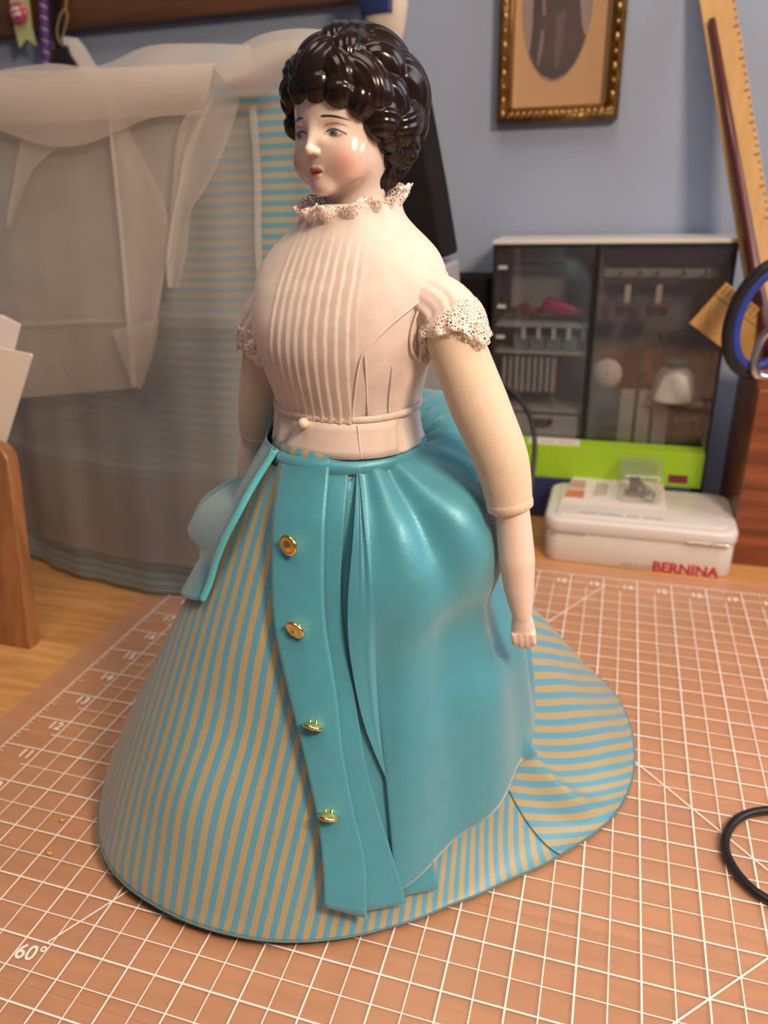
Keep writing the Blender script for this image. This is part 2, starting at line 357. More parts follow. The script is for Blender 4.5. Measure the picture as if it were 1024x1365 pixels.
# ------------------------------------------------------------------ small crumbs on the mat
for k, (x, y, s, lab) in enumerate([(83, 1094, 0.05, 'round golden crumb on the mat left of the skirt'), (66, 1138, 0.06, 'jagged golden crumb on the mat nearer the viewer')]):
    c = onz(x, y, 0.02); e = ellipsoid((c[0], c[1], 0.035), (s, s * 0.7, 0.032), 10, 6); e = (e[0] + rng.normal(0, 0.006, e[0].shape), e[1])
    ob('crumb', e, M['crumb'], label=lab, cat='crumb', group='crumbs on the mat')

# ------------------------------------------------------------------ black cord loop lying on the mat
pp = [onz(x, y, 0.085) for x, y in [(1500, 1010), (1300, 1070), (1150, 1085), (1085, 1079), (1040, 1079), (1004, 1083), (981, 1094), (968, 1114), (968, 1136), (978, 1157), (995, 1178), (1018, 1196), (1060, 1216), (1120, 1232), (1300, 1240), (1500, 1200)]]
ob('looped_cord', tube(spline(pp, 110), 0.085, 12), M['cord'], label='black cord loop lying on the mat at the right edge', cat='cord')

# ------------------------------------------------------------------ letter holder and papers
lh = thing('letter_holder', (-4, 14.6, ZT), 'varnished wooden letter holder end panel holding cream papers', 'letter holder')
pts = [onlean(x, y, 14.44, 0.19) for x, y in [(40, 866), (14, 640), (9, 612), (0, 598), (-14, 592), (-70, 592)]]
bl = pts[-1].copy(); bl[2] = pts[0][2]; bl[1] = pts[0][1]; bl[0] -= 0.4
fr = np.array(pts + [bl]); fr[0][2] = ZT; fr[-1][2] = ZT; bk = fr + np.array([0, 0.42, 0])
ob('end_panel', loft([fr, bk]), M['holder'], lh, bev=0.06)
ob('base_slat', box(-8, -4.6, 14.9, 17.0, ZT, ZT + 0.5), M['holder'], lh, bev=0.04)
def card(px, a, b, th):
    f_ = np.array([onlean(x, y, a, b) for x, y in px]); return loft([f_, f_ + np.array([0, th, 0])])
ob('paper_sheaf', card([(42, 475), (40, 472), (-130, 438), (-260, 700), (-55, 792)], 14.98, 0.19, 0.06), M['paper'], smooth=False, label='cream paper folder leaning in the wooden letter holder', cat='paper', group='papers in the letter holder')
sh = thing('paper_stack', onlean(-60, 790, 15.2, 0.19), 'pale pinkish paper stack standing behind the cream folder', 'paper', 'papers in the letter holder')
for k in range(4):
    ob('sheet', card([(27 - 4 * k, 433 - 2 * k), (14 - 4 * k, 426 - 2 * k), (-120, 405), (-250, 690), (-62, 785)], 15.2 + 0.07 * k, 0.19, 0.035), M['paper2'], sh, smooth=False)

# ------------------------------------------------------------------ machine cover that carries the drapes
mc = thing('machine_cover', (3, 22.5, ZT), 'tall rounded black cover with grey lower part standing behind the doll', 'cover')
VB = 22.4; cvp = lambda x, y: tuple(onv(x, y, VB)[::2])
e0, e1, e2, e3, e4 = cvp(612, 337), cvp(598, 250), cvp(578, 140), cvp(568, 108), cvp(556, 96)
lo = [(cvp(630, 640)[0], ZT), (e0[0] + 0.02, e0[1] - 0.15), (-3.0, 9.3), (-3.4, ZT)]
hi = [e0, e1, e2, e3, e4, (6.75, e4[1]), (6.45, 13.3), (4.0, 13.3), (0.0, 13.1), (-2.2, 12.4), (-3.0, 9.4)]
ob('lower_body', prism(lo, 'y', 20.6, VB), M['grey_cloth'], mc, bev=0.12)
ob('upper_cover', prism(hi, 'y', 20.5, VB), M['charcoal'], mc, bev=0.12)
ob('dark_carton', box(5.8, 8.15, 28.6, 30.7, ZT, 8.45), M['charcoal'], bev=0.08, label='dark box standing between the machine cover and the accessory case', cat='box')

# ------------------------------------------------------------------ striped length of cloth hanging over the cover
def dv(u, z): return 18.05 + 0.115 * z + 0.055 * np.maximum(-u - 0.2, 0) ** 2 * 0.6 + 0.05 * np.sin(u * 1.9 + z * 0.15) * sstep(14, 4, z) + 0.03 * np.sin(u * 4.3 + 1)
n, m_ = 70, 90
uu = np.linspace(-9, 6.3, m_); zz = np.linspace(ZT + 0.02, 13.75, n); G = np.zeros((n, m_, 3))
for i, z in enumerate(zz): G[i, :, 0] = uu; G[i, :, 1] = dv(uu, z); G[i, :, 2] = z
st = (G[:, :, 2] + 0.02 * np.sin(G[:, :, 0])) / 0.262
top = np.array([[(u, dv(u, 13.75) + d, 13.75 + 0.35 * math.sin(min(d, 2.6) / 2.6 * 1.5)) for u in uu] for d in np.linspace(0.2, 3.0, 8)])
G2 = np.vstack([G, top]); st2 = np.vstack([st, np.array([[(13.75 + d) / 0.262] * m_ for d in np.linspace(0.2, 3.0, 8)])])
ob('striped_cloth', grid(G2), M['stripe_bg'], solid=0.02, attrs={'stripe': st2.ravel()}, label='turquoise and tan striped cloth hanging behind the doll, under sheer organza', cat='cloth')

# ------------------------------------------------------------------ organza: one single layer over the stripes, one crumpled length on top
org = thing('organza_length', (-2, 17.6, ZT), 'flat sheer cream organza layer hanging directly over the striped cloth', 'cloth')
def orglayer(z0, z1, ua, ub, off, nm, m__, cr=()):
    n1, m1 = 50, 50; g = np.zeros((n1, m1, 3))
    for i, z in enumerate(np.linspace(z0, z1, n1)):
        u = np.linspace(ua, ub, m1); g[i, :, 0] = u; g[i, :, 2] = z + 0.03 * np.sin(u * 0.9)
        g[i, :, 1] = dv(u, z) - off - 0.05 * (1 + np.sin(u * 1.3 + z * 0.4))
        for c in cr: g[i, :, 1] -= 0.14 * np.exp(-((z - c) / 0.18) ** 2)
    return ob(nm, grid(g), m__, org, label=None)
def zpx(y, x=300): p_ = onlean(x, y, 18.05, 0.115); return p_[2]
us = onlean(347, 220, 18.05, 0.115)[0]
orglayer(zpx(745, 200), 13.6, -9, us, 0.08, 'sheer_panel', M['organza_thin'], (zpx(432), zpx(636)))
orglayer(zpx(742, 200), zpx(432), us, 6.2, 0.08, 'sheer_panel', M['organza_thin'], (zpx(636),))
orglayer(zpx(745, 200), zpx(636), -9, 6.2, 0.16, 'hem_fold', M['organza_thin'])
g = [[(us + du + 0.03 * math.sin(z * 1.7), dv(us, z) - 0.22, z) for du in (-0.1, 0.0, 0.1)] for z in np.linspace(zpx(430), 13.5, 40)]
ob('selvage', grid(g), M['selvage'], org)
oc = thing('organza_drape', (0, 17.0, ZT), 'crumpled cream organza bunched over the top of the striped cloth', 'cloth')
def edge(ps, n): return spline(ps, n)
def pxsheet(nm, A_, B_, off, m__, n1=36, m1=30, amp=0.08, fq=2.0, ph=0.0, bow=0.0, thick=0):
    a = edge(A_, n1); b = edge(B_, n1); g = np.zeros((n1, m1, 3))
    for i in range(n1):
        for j in range(m1):
            s = j / (m1 - 1); x, y = a[i] * (1 - s) + b[i] * s
            o_ = off(i / (n1 - 1), s) if callable(off) else off
            d = o_ + amp * math.sin(fq * 6.28 * s + ph + 2 * i / n1) * (0.4 + 0.6 * i / n1) + bow * math.sin(math.pi * s)
            g[i, j] = onlean(x, y, 18.0 - d, 0.115)
    return ob(nm, grid(g), m__, oc, solid=thick)
pxsheet('hanging_panel', [(-30, 100), (-30, 200), (-30, 320), (-30, 430), (-30, 535)], [(285, 86), (255, 150), (228, 285), (214, 400), (187, 517)], 0.30, M['organza'], amp=0.05, fq=1.3)
pxsheet('folded_band', [(-30, 98), (-30, 130), (-30, 168)], [(288, 84), (285, 115), (268, 152)], lambda i, s: 0.55 + 0.1 * math.sin(6 * s), M['organza_thick'], amp=0.05, fq=1.5)
def low(s): return (-30 + 300 * s, 168 + 34 * math.sin(math.pi * min(1, s * 1.25)) ** 1.5 - 16 * s)
a_ = [(-30 + 318 * s, 98 - 14 * s) for s in np.linspace(0, 1, 12)]; b_ = [low(s) for s in np.linspace(0, 1, 12)]
pxsheet('fold_over', a_, b_, lambda i, s: 0.62 + 0.12 * math.sin(math.pi * s), M['organza_thick'], amp=0.0, m1=18)
pxsheet('pleat', [(142, 106), (146, 170), (156, 260), (166, 370), (177, 515)], [(146, 108), (180, 190), (224, 290), (213, 400), (188, 519)], 0.50, M['organza'], amp=0.03, fq=1)
pxsheet('pleat_edge', [(140, 106), (145, 170), (154, 260), (164, 370), (174, 515)], [(145, 106), (150, 170), (159, 260), (170, 370), (181, 517)], 0.60, M['selvage'], amp=0.0, m1=4)
pxsheet('small_fold', [(30, 178), (22, 215), (15, 255), (8, 300)], [(76, 197), (45, 226), (28, 262), (12, 306)], 0.45, M['organza'], amp=0.02, fq=1, m1=10)
pxsheet('crease', [(-30, 426), (50, 428), (130, 424), (172, 424), (212, 418)], [(-30, 432), (50, 434), (130, 430), (176, 430), (212, 424)], 0.44, M['organza_thin'], amp=0.0, m1=4)
pxsheet('corner_fold', [(150, 440), (160, 470), (172, 500), (178, 514)], [(212, 425), (208, 455), (200, 485), (189, 517)], 0.64, M['organza'], amp=0.03, fq=1, m1=10)
pxsheet('flap', [(283, 86), (262, 132), (238, 175), (231, 240), (226, 300), (221, 345), (224, 383)], [(320, 90), (322, 122), (304, 185), (278, 245), (255, 282), (249, 335), (237, 384)], 0.62, M['organza'], amp=0.06, fq=1)
pxsheet('flap_fold', [(270, 150), (246, 200), (237, 250), (228, 300), (222, 350)], [(288, 120), (262, 190), (250, 240), (236, 290), (232, 345)], 0.72, M['organza'], amp=0.03, fq=1, m1=10)
pxsheet('roll', [(283, 88), (318, 62), (352, 45), (400, 38), (455, 42)], [(318, 128), (345, 128), (372, 116), (410, 92), (455, 84)], lambda i, s: 0.5 + 0.75 * math.sin(math.pi * s) ** 0.7, M['organza_thick'], amp=0.0, m1=24)
pxsheet('roll_lining', [(300, 90), (326, 72), (356, 58), (400, 52), (455, 56)], [(316, 124), (345, 124), (370, 112), (408, 90), (455, 84)], 0.28, M['organza_thick'], amp=0.0, m1=12)
pxsheet('crest', [(-30, 99), (60, 85), (130, 88), (195, 62), (262, 58), (335, 60)], [(-30, 150), (60, 145), (130, 140), (195, 130), (262, 120), (335, 110)], lambda i, s: 0.12 - 1.3 * (1 - s) ** 2, M['organza_thick'], amp=0.0, n1=50, m1=14)

# ------------------------------------------------------------------ wooden rail on the wall and what hangs from it
zr = onv(150, 33, 30.3)[2]
ob('peg_rail', box(-45, 3.6, 30.3, 31, zr, zr + 3.2), M['rail'], bev=0.06, label='dark stained wooden rail on the wall at the upper left', cat='rail')
rb = thing('award_ribbon', onv(28, 60, 29.9), 'pale yellow-green ribbon with a round pink badge hanging from the rail', 'ribbon')
P3 = lambda ps, v: np.array([onv(x, y, v) for x, y in ps])
f_ = P3([(12, -60), (40, -60), (38, 0), (42, 35), (48, 61), (35, 52), (26, 64), (19, 35), (13, 0)], 29.95); ob('ribbon', loft([f_, f_ + [0, 0.05, 0]]), M['ribbon'], rb, smooth=False)
c = onv(24.5, 17, 29.85); bd = ob('badge', lathe([(0.0, 0.10), (0.28, 0.10), (0.36, 0.05), (0.38, 0), (0.36, -0.05), (0, -0.06)], c, 28, (0.1, -1, 0.05)), M['pink'], rb)
ob('badge_emblem', join(*[tube(spline([c + [x - 0.17, -0.12, z], c + [x, -0.13, z + 0.1], c + [x + 0.1, -0.13, z + 0.02], c + [x + 0.2, -0.12, z + 0.13]], 12), 0.045, 6) for x, z in ((-0.04, 0.04), (-0.0, -0.14))]), M['card'], bd)
br = thing('braided_cord', onv(62, 130, 29.9), 'purple braided cord flecked with silver hanging from the rail', 'cord')
a0, a1 = onv(54, -60, 29.9), onv(66, 140, 29.9); tt = np.linspace(0, 1, 120)
for k, mm in ((0, 'purple'), (1, 'purple'), (2, 'silver_thread')):
    ph = 2 * np.pi * k / 3 + tt * 2 * np.pi * 13
    pth = a0 + (a1 - a0) * tt[:, None] + np.c_[0.10 * np.cos(ph), 0.08 * np.sin(ph), 0 * tt]
    ob('strand', tube(pth, 0.115 if k < 2 else 0.06, 8), M[mm], br)
tl = thing('hanging_tool', onv(85, 120, 29.9), 'black wedge-shaped tool on a dark strap hanging under the rail', 'tool')
f_ = P3([(69, 66), (88, 60), (92, 72), (104, 90), (116, 130), (70, 130)], 29.8); ob('blade', loft([f_, f_ + [0, 0.15, 0]]), M['black'], tl, bev=0.02)
f_ = P3([(66, -60), (78, -60), (80, 62), (73, 64)], 29.85); ob('strap', loft([f_, f_ + [0, 0.08, 0]]), M['charcoal'], tl, smooth=False)
tg = thing('paper_tag', onv(110, 120, 30.05), 'white paper tag tied with brown twine behind the black tool', 'tag')
f_ = P3([(82, 48), (103, 51), (112, 62), (140, 110), (118, 118), (88, 66)], 30.05); ob('tag', loft([f_, f_ + [0, 0.03, 0]]), M['card'], tg, smooth=False)
ob('twine', tube(spline([onv(x, y, 29.75) for x, y in [(80, 60), (76, 42), (80, 22), (88, 8), (86, -20), (84, -60)]], 30), 0.035, 6), M['twine'], tg)
ob('twine', tube(spline([onv(x, y, 29.72) for x, y in [(80, 58), (86, 40), (90, 22), (86, 12), (78, 24)]], 24), 0.03, 6), M['twine'], tg)

og = thing('painted_ornament', onv(515, 70, 28.5), 'navy blue and cream painted ornament above the doll\'s hair', 'ornament')
rings = []
for y, xl, xr in [(-70, 500, 520), (-55, 486, 536), (-30, 480, 545), (0, 481, 545), (20, 484, 543), (40, 492, 540), (55, 504, 536), (66, 516, 531), (72, 522, 527)]:
    c0, c1 = onv(xl, y, 28.5), onv(xr, y, 28.5); mid = (c0 + c1) / 2; h = np.linalg.norm(c1 - c0) / 2
    a = np.linspace(0, 2 * np.pi, 28, endpoint=False); rings.append(np.c_[mid[0] + h * np.cos(a), mid[1] + 0.45 * h * np.sin(a), np.full(28, mid[2])])
rings = np.array(rings); ob('body', loft(rings), M['cream'], og, sub=1)
def band(i0, i1, s0, s1, nm):
    rr = np.array([[np.array([(1 - t) * rings[i0][j] + t * rings[i1][j] for t in [k]][0]) for j in range(28)] for k in np.linspace(0, 1, 8)])
    cen = rr.mean(axis=1, keepdims=True); rr = cen + (rr - cen) * 1.06; a = slice(s0, s1)
    ob(nm, grid(rr[:, a]), M['navy'], og, solid=0.04)
band(1, 2, 14, 23, 'glaze_patch'); band(2, 3, 14, 24, 'glaze_patch'); band(3, 4, 14, 24, 'glaze_patch'); band(4, 5, 14, 17, 'glaze_patch'); band(5, 6, 14, 20, 'glaze_patch')
ob('hanger', tube([onv(510, -70, 28.5), onv(508, -110, 29.3), onv(505, -130, 30.6)], 0.04, 6), M['twine'], og)

# ------------------------------------------------------------------ framed photograph
fb = onv(660, 164, 30.25); fu0, fu1, fz0 = fb[0], onv(823, 161, 30.25)[0], fb[2] - 0.03; fz1 = fz0 + 7.2; fw = 0.46
pf = thing('picture_frame', ((fu0 + fu1) / 2, 30.6, fz0), 'small gilt beaded frame with an oval sepia photograph hanging on the wall', 'picture')
def rail(p0, p1, p2, p3, nm):
    prof = [(0, 0), (0, 0.45), (0.12, 0.62), (0.26, 0.66), (0.38, 0.55), (0.46, 0.38), (0.46, 0)]
    o0, i0, o1, i1 = map(np.array, (p0, p1, p2, p3)); r0 = []; r1 = []
    for s, h in prof:
        t = s / 0.46; r0.append((*(o0 * (1 - t) + i0 * t),)); r1.append((*(o1 * (1 - t) + i1 * t),))
    A0 = [(x, 30.98 - h, z) for (x, z), (s, h) in zip(r0, prof)]; A1 = [(x, 30.98 - h, z) for (x, z), (s, h) in zip(r1, prof)]
    return ob(nm, loft([A0, A1]), M['gilt'], pf)
rail((fu0, fz0), (fu0 + fw, fz0 + fw), (fu0, fz1), (fu0 + fw, fz1 - fw), 'frame_rail'); rail((fu1, fz0), (fu1 - fw, fz0 + fw), (fu1, fz1), (fu1 - fw, fz1 - fw), 'frame_rail')
rail((fu0, fz0), (fu0 + fw, fz0 + fw), (fu1, fz0), (fu1 - fw, fz0 + fw), 'frame_rail'); rail((fu0, fz1), (fu0 + fw, fz1 - fw), (fu1, fz1), (fu1 - fw, fz1 - fw), 'frame_rail')
b0 = ob('bead', ellipsoid((fu0 + 0.24, 30.32, fz0 + 0.3), (0.075, 0.06, 0.13), 10, 6), M['gilt_light'], pf)
b0c = np.array((fu0 + 0.24, 30.32, fz0 + 0.3)); me_ = b0.data
me_.transform(Matrix.Translation(-Vector(b0c - BASE[pf.name]) * S)); b0.location = Vector(b0c - BASE[pf.name]) * S
for k in range(1, 17):
    inst(b0, b0c + [0, 0, 0.42 * k], pf, scale=(1, 1, 1) if k % 2 else (0.8, 0.8, 0.6))
for k in range(17):
    inst(b0, b0c + [fu1 - fu0 - 0.48, 0, 0.42 * k], pf, scale=(1, 1, 1) if k % 2 else (0.8, 0.8, 0.6))
for k in range(1, 17): inst(b0, (fu0 + 0.28 + 0.22 * k, 30.34, fz0 + 0.24), pf, rot=(0, 0.9, 0), scale=(0.7, 0.8, 1.1))
ob('mount_board', box(fu0 + 0.4, fu1 - 0.4, 30.82, 30.9, fz0 + 0.4, fz1 - 0.4), M['sepia'], pf, smooth=False)
ob('inner_lip', join(box(fu0 + 0.42, fu0 + 0.52, 30.6, 30.85, fz0 + 0.42, fz1 - 0.42), box(fu1 - 0.52, fu1 - 0.42, 30.6, 30.85, fz0 + 0.42, fz1 - 0.42), box(fu0 + 0.42, fu1 - 0.42, 30.6, 30.85, fz0 + 0.42, fz0 + 0.5)), M['gilt_light'], pf, smooth=False)
oz = onv(738, 108, 30.8); ou, obm = oz[0], oz[2]; oa, obh = 1.17, 2.45; an = np.linspace(0, 2 * np.pi, 60, endpoint=False)
ov = np.c_[ou + oa * np.cos(an), obm + obh + obh * np.sin(an)]
ph = ob('oval_photograph', prism(ov, 'y', 30.80, 30.83), M['photo_bg'], pf, smooth=False)
def inoval(ps, y, m__, nm):
    out = []
    for x, y_ in ps:
        p_ = onv(x, y_, 30.8); dx, dz = (p_[0] - ou) / oa, (p_[2] - obm - obh) / obh; k = max(1, math.hypot(dx, dz) / 0.985)
        out.append((ou + dx / k * oa, obm + obh + dz / k * obh))
    ob(nm, prism(out, 'y', y, y + 0.006), m__, ph, smooth=False)
inoval([(728, -128), (716, -100), (704, -92), (700, -50), (712, -20), (712, 0), (710, 40), (706, 72), (712, 88), (722, 100), (738, 107), (754, 101), (768, 88), (778, 70), (786, 52), (779, 46), (776, 30), (774, 0), (774, -20), (786, -50), (782, -92), (768, -100), (756, -128), (742, -140)], 30.79, M['photo_dark'], 'dark_figure')
inoval([(722, -20), (727, -20), (728, 20), (724, 22)], 30.785, M['photo_mid'], 'pale_fold'); inoval([(722, 40), (726, 40), (724, 62), (718, 90), (716, 88), (719, 60)], 30.785, M['photo_mid'], 'pale_fold')
inoval([(742, 20), (756, 10), (750, 60), (744, 92), (739, 90), (740, 60)], 30.785, mat('soft_photo_tone', (0.12, 0.085, 0.08), 0.5), 'skirt_highlight')

# ------------------------------------------------------------------ accessory case
CU0, CU1, CV0, CV1, CZ = 8.25, 16.2, 28.2, 30.6, onv(820, 325, 28.2)[2]
ac = thing('accessory_case', (12.2, 29.4, ZT), 'black sewing accessory case with two smoked clear doors by the wall', 'case')
W_ = 0.16
ob('side_wall', box(CU0, CU0 + W_, CV0, CV1, ZT, CZ), M['black'], ac, bev=0.03); ob('side_wall', box(CU1 - W_, CU1, CV0, CV1, ZT, CZ), M['black'], ac, bev=0.03)
ob('back_wall', box(CU0 + W_, CU1 - W_, CV1 - 0.1, CV1, ZT, CZ), M['case_in'], ac, smooth=False)
ob('top_panel', box(CU0 - 0.03, CU1 + 0.03, CV0 - 0.05, CV1, CZ, CZ + 0.14), M['tin'], ac, bev=0.03)  # pale colour stands in for light reflected off the case's top
ob('bottom_panel', box(CU0 + W_, CU1 - W_, CV0, CV1, ZT, ZT + 0.2), M['black'], ac, smooth=False)
um = onv(797, 340, 28.3)[0]
ob('divider', box(um - 0.1, um + 0.1, CV0 + 0.03, CV1 - 0.1, ZT + 0.2, CZ), M['black'], ac, smooth=False)
def cz(y, x=740, v=28.6): return onv(x, y, v)[2]
def cu(x, y=450, v=28.6): return onv(x, y, v)[0]
for y in (432, 468, 545): ob('shelf', box(CU0 + W_, um - 0.1, 28.45, CV1 - 0.1, cz(y) - 0.1, cz(y)), M['case_white'], ac, smooth=False)
dr = ob('drawer', box(CU0 + 0.35, um - 0.2, 28.38, 30.3, ZT + 0.22, cz(553)), M['case_white'], ac, bev=0.05)
c = (cu(722, 563, 28.4), 28.37, cz(557)); ob('drawer_pull', prism([(c[0] + 0.42 * math.cos(t), c[2] + 0.36 * math.sin(t)) for t in np.linspace(math.pi, 2 * math.pi, 16)], 'y', 28.34, 28.4), M['black'], dr, smooth=False)
for k in range(5): ob('bin', box(cu(684 + 22 * k), cu(704 + 22 * k), 28.7, 30.2, cz(467), cz(448)), M['aqua'], ac, bev=0.03)
for k in range(5): ob('clip', box(cu(698 + 20 * k) - 0.07, cu(698 + 20 * k) + 0.07, 28.5, 28.62, cz(452), cz(433)), M['card'], ac, smooth=False)
for k in range(9): ob('slot_rib', box(cu(672 + 8.2 * k, 500) - 0.06, cu(672 + 8.2 * k, 500) + 0.06, 28.55, 30.0, cz(523), cz(477)), M['case_white'], ac, smooth=False)
ob('rear_board', box(CU0 + 0.4, um - 0.3, 30.1, 30.45, cz(420), cz(352)), M['case_white'], ac, bev=0.05)
ob('peg_bar', box(um + 0.25, CU1 - 0.35, 29.2, 29.35, cz(372), cz(360)), M['case_white'], ac, bev=0.02)
ob('peg_bar', box(CU0 + 0.3, um - 0.2, 29.2, 29.35, cz(356), cz(350)), M['charcoal'], ac, bev=0.02)
for k, x in enumerate((830, 856, 880, 915, 945)): ob('peg', tube([(cu(x, 360), 29.2, cz(362)), (cu(x, 360), 28.7, cz(366)), (cu(x, 360), 28.65, cz(357))], 0.04, 6), M['case_white'], ac)
for x0, x1 in ((824, 843), (848, 866), (870, 890)): ob('slot_panel', box(cu(x0, 560), cu(x1, 560), 28.7, 29.0, ZT + 0.25, cz(517)), M['case_white'], ac, bev=0.04)
ob('card_panel', box(cu(905, 560), CU1 - 0.4, 29.9, 30.3, ZT + 0.3, cz(480)), M['case_in'], ac, bev=0.05)
for s, (a, b) in enumerate(((CU0 + 0.02, um - 0.02), (um + 0.02, CU1 - 0.02))):
    d_ = ob('door', box(a, b, CV0 - 0.09, CV0 - 0.03, ZT + 0.05, CZ - 0.02), M['smoke'], ac, smooth=False)
    e0, e1 = (a, a + 0.07); ob('door_edge', join(box(a, a + 0.09, CV0 - 0.11, CV0 - 0.02, ZT + 0.05, CZ - 0.02), box(b - 0.09, b, CV0 - 0.11, CV0 - 0.02, ZT + 0.05, CZ - 0.02), box(a + 0.09, b - 0.09, CV0 - 0.11, CV0 - 0.02, CZ - 0.1, CZ - 0.02)), M['black'], d_, smooth=False)
    if s == 0:
        for y in (357, 408, 448): ob('hinge', box(a + 0.2, a + 0.5, CV0 - 0.13, CV0 - 0.09, cz(y, 680), cz(y, 680) + 0.12), M['case_white'], d_, smooth=False)
# things kept inside the case
pk = ob('pink_pouch', loft([np.array([(cu(x, 415), 29.1 + 0.35 * h * math.cos(a), cz(y) + h * 0.5 * math.sin(a)) for a in np.linspace(0, 2 * np.pi, 16, endpoint=False)]) for x, y, h in ((720, 414, 0.3), (728, 409, 0.62), (742, 412, 0.6), (762, 417, 0.42), (790, 421, 0.3), (794, 421, 0.1))]), M['pinkbag'], label='hot pink pouch on the top shelf of the accessory case', cat='pouch')
ob('red_holder', loft([np.array([(cu(x, 415), 29.2 + 0.3 * h * math.cos(a), cz(y) + h * 0.5 * math.sin(a)) for a in np.linspace(0, 2 * np.pi, 16, endpoint=False)]) for x, y, h in ((682, 421, 0.2), (686, 418, 0.4), (700, 415, 0.44), (706, 420, 0.36), (716, 421, 0.34), (718, 421, 0.1))]), M['darkred'], label='dark red holder on the top shelf beside the pink pouch', cat='holder')
ob('red_card', box(cu(735, 500), cu(743, 500), 28.56, 29.9, cz(524), cz(473)), M['darkred'], bev=0.02, label='dark red upright card after the pale slots in the case', cat='card')
for x, lab in ((836, 'brass presser foot hanging left inside the case\'s right door'), (878, 'brass presser foot hanging right inside the case\'s right door')):
    t = thing('presser_foot', (cu(x, 410), 28.9, cz(419)), lab, 'presser foot', 'presser feet hung in the case')
    ob('shank', box(cu(x, 400) - 0.1, cu(x, 400) + 0.1, 28.85, 29.0, cz(404), cz(380)), M['card'], t, bev=0.02)
    ob('screw', ellipsoid((cu(x, 378), 28.9, cz(377)), (0.09, 0.09, 0.1), 10, 6), M['darkred'], t)
    k = ob('toe', box(cu(x - 15, 410), cu(x + 13, 410), 28.7, 29.15, cz(420), cz(404)), M['brass'], t, bev=0.05)
    ob('sole', join(box(cu(x - 13, 410), cu(x - 3, 410), 28.66, 28.7, cz(416), cz(408)), box(cu(x + 1, 410), cu(x + 11, 410), 28.66, 28.7, cz(416), cz(408))), M['dark_metal'], k, smooth=False)
t = thing('gear_foot', (cu(872, 470), 28.9, cz(505)), 'brown clustered attachment hanging in the middle of the right compartment', 'attachment')
for x, y, rr in ((872, 452, 0.3), (886, 450, 0.24), (900, 452, 0.22), (868, 470, 0.26), (862, 490, 0.24), (870, 505, 0.24)):
    ob('gear', lathe([(0, -0.12), (rr, -0.12), (rr, 0.12), (0, 0.12)], (cu(x, y), 28.9, cz(y, x)), 14, (0, 1, 0)), M['brass'], t, bev=0.02)
c = np.array((cu(810, 497, 28.5), 28.45, cz(497, 810, 28.5)))
t = thing('paper_disc', c + [0, 0, -0.5], 'white round disc behind the right case door beside the divider', 'disc')
ob('disc', lathe([(0, -0.04), (0.5, -0.04), (0.52, 0), (0.5, 0.04), (0, 0.04)], c, 30, (0.2, 1, 0)), M['card'], t); ob('centre_mark', lathe([(0, 0), (0.04, 0), (0.04, 0.02), (0, 0.02)], c + [0, -0.06, 0], 10, (0, -1, 0)), M['grey_print'], t)
c = np.array((cu(897, 520), 28.62, cz(512, 897) - 0.55)); t = thing('thread_cone', c, 'white thread cone with a teal cap inside the case', 'thread')
ob('thread', lathe([(0.1, 0), (0.78, 0.02), (0.8, 0.12), (0.62, 0.9), (0.36, 1.25), (0.1, 1.3)], c, 26), M['thread'], t); ob('cap', lathe([(0.1, 1.24), (0.42, 1.2), (0.40, 1.46), (0.1, 1.5)], c, 20), M['teal'], t)
ob('spool_shelf', box(cu(862, 540), cu(935, 540), 28.3, 29.9, c[2] - 0.12, c[2]), M['case_in'], ac, smooth=False)
rm = []
for t_ in np.linspace(-0.35, 2.2, 30): rm.append((cu(905, 520) + 1.35 * math.cos(-t_ * 0.75), 28.22, cz(515, 905) - 1.15 * math.sin(t_ * 0.75)))
ob('wrapper_shine', tube(rm, 0.035, 6), M['clear'], label='curved shine on a plastic wrapper, shaped as a clear tube, below the thread cone', cat='wrapper')  # this thin tube stands in for the shine along a plastic bag

# ------------------------------------------------------------------ green box, white tin, blister pack
gb = thing('green_box', (12.4, 27.5, onv(935, 652, 27.1)[2]), 'lime green carton lying on a dark carton behind the white tin', 'box')
gz = onv(935, 606, 27.1)[2]
gl_ = onv(935, 652, 27.1)[2]
ob('navy_carton', box(8.9, 15.7, 27.0, 27.98, ZT, gl_), M['navy'], bev=0.03, label='dark navy carton under the lime green one behind the tin', cat='box')
ob('carton', box(8.7, 16.0, 27.1, 27.95, gl_, gz), M['green'], gb, bev=0.02, smooth=False)
ob('white_label', box(9.9, 11.75, 27.15, 27.9, gz, gz + 0.01), M['card'], gb, smooth=False)
ob('label_text', join(*[box(10.35 + 0.17 * k, 10.46 + 0.17 * k, 27.35, 27.5, gz + 0.01, gz + 0.013) for k in range(7) if k != 3]), M['grey_print'], gb, smooth=False)
p = onv(905, 637, 27.1); ob('maroon_mark', box(p[0] - 0.35, p[0] + 0.3, 27.09, 27.1, p[2] - 0.2, p[2] + 0.1), M['maroon'], gb, smooth=False)

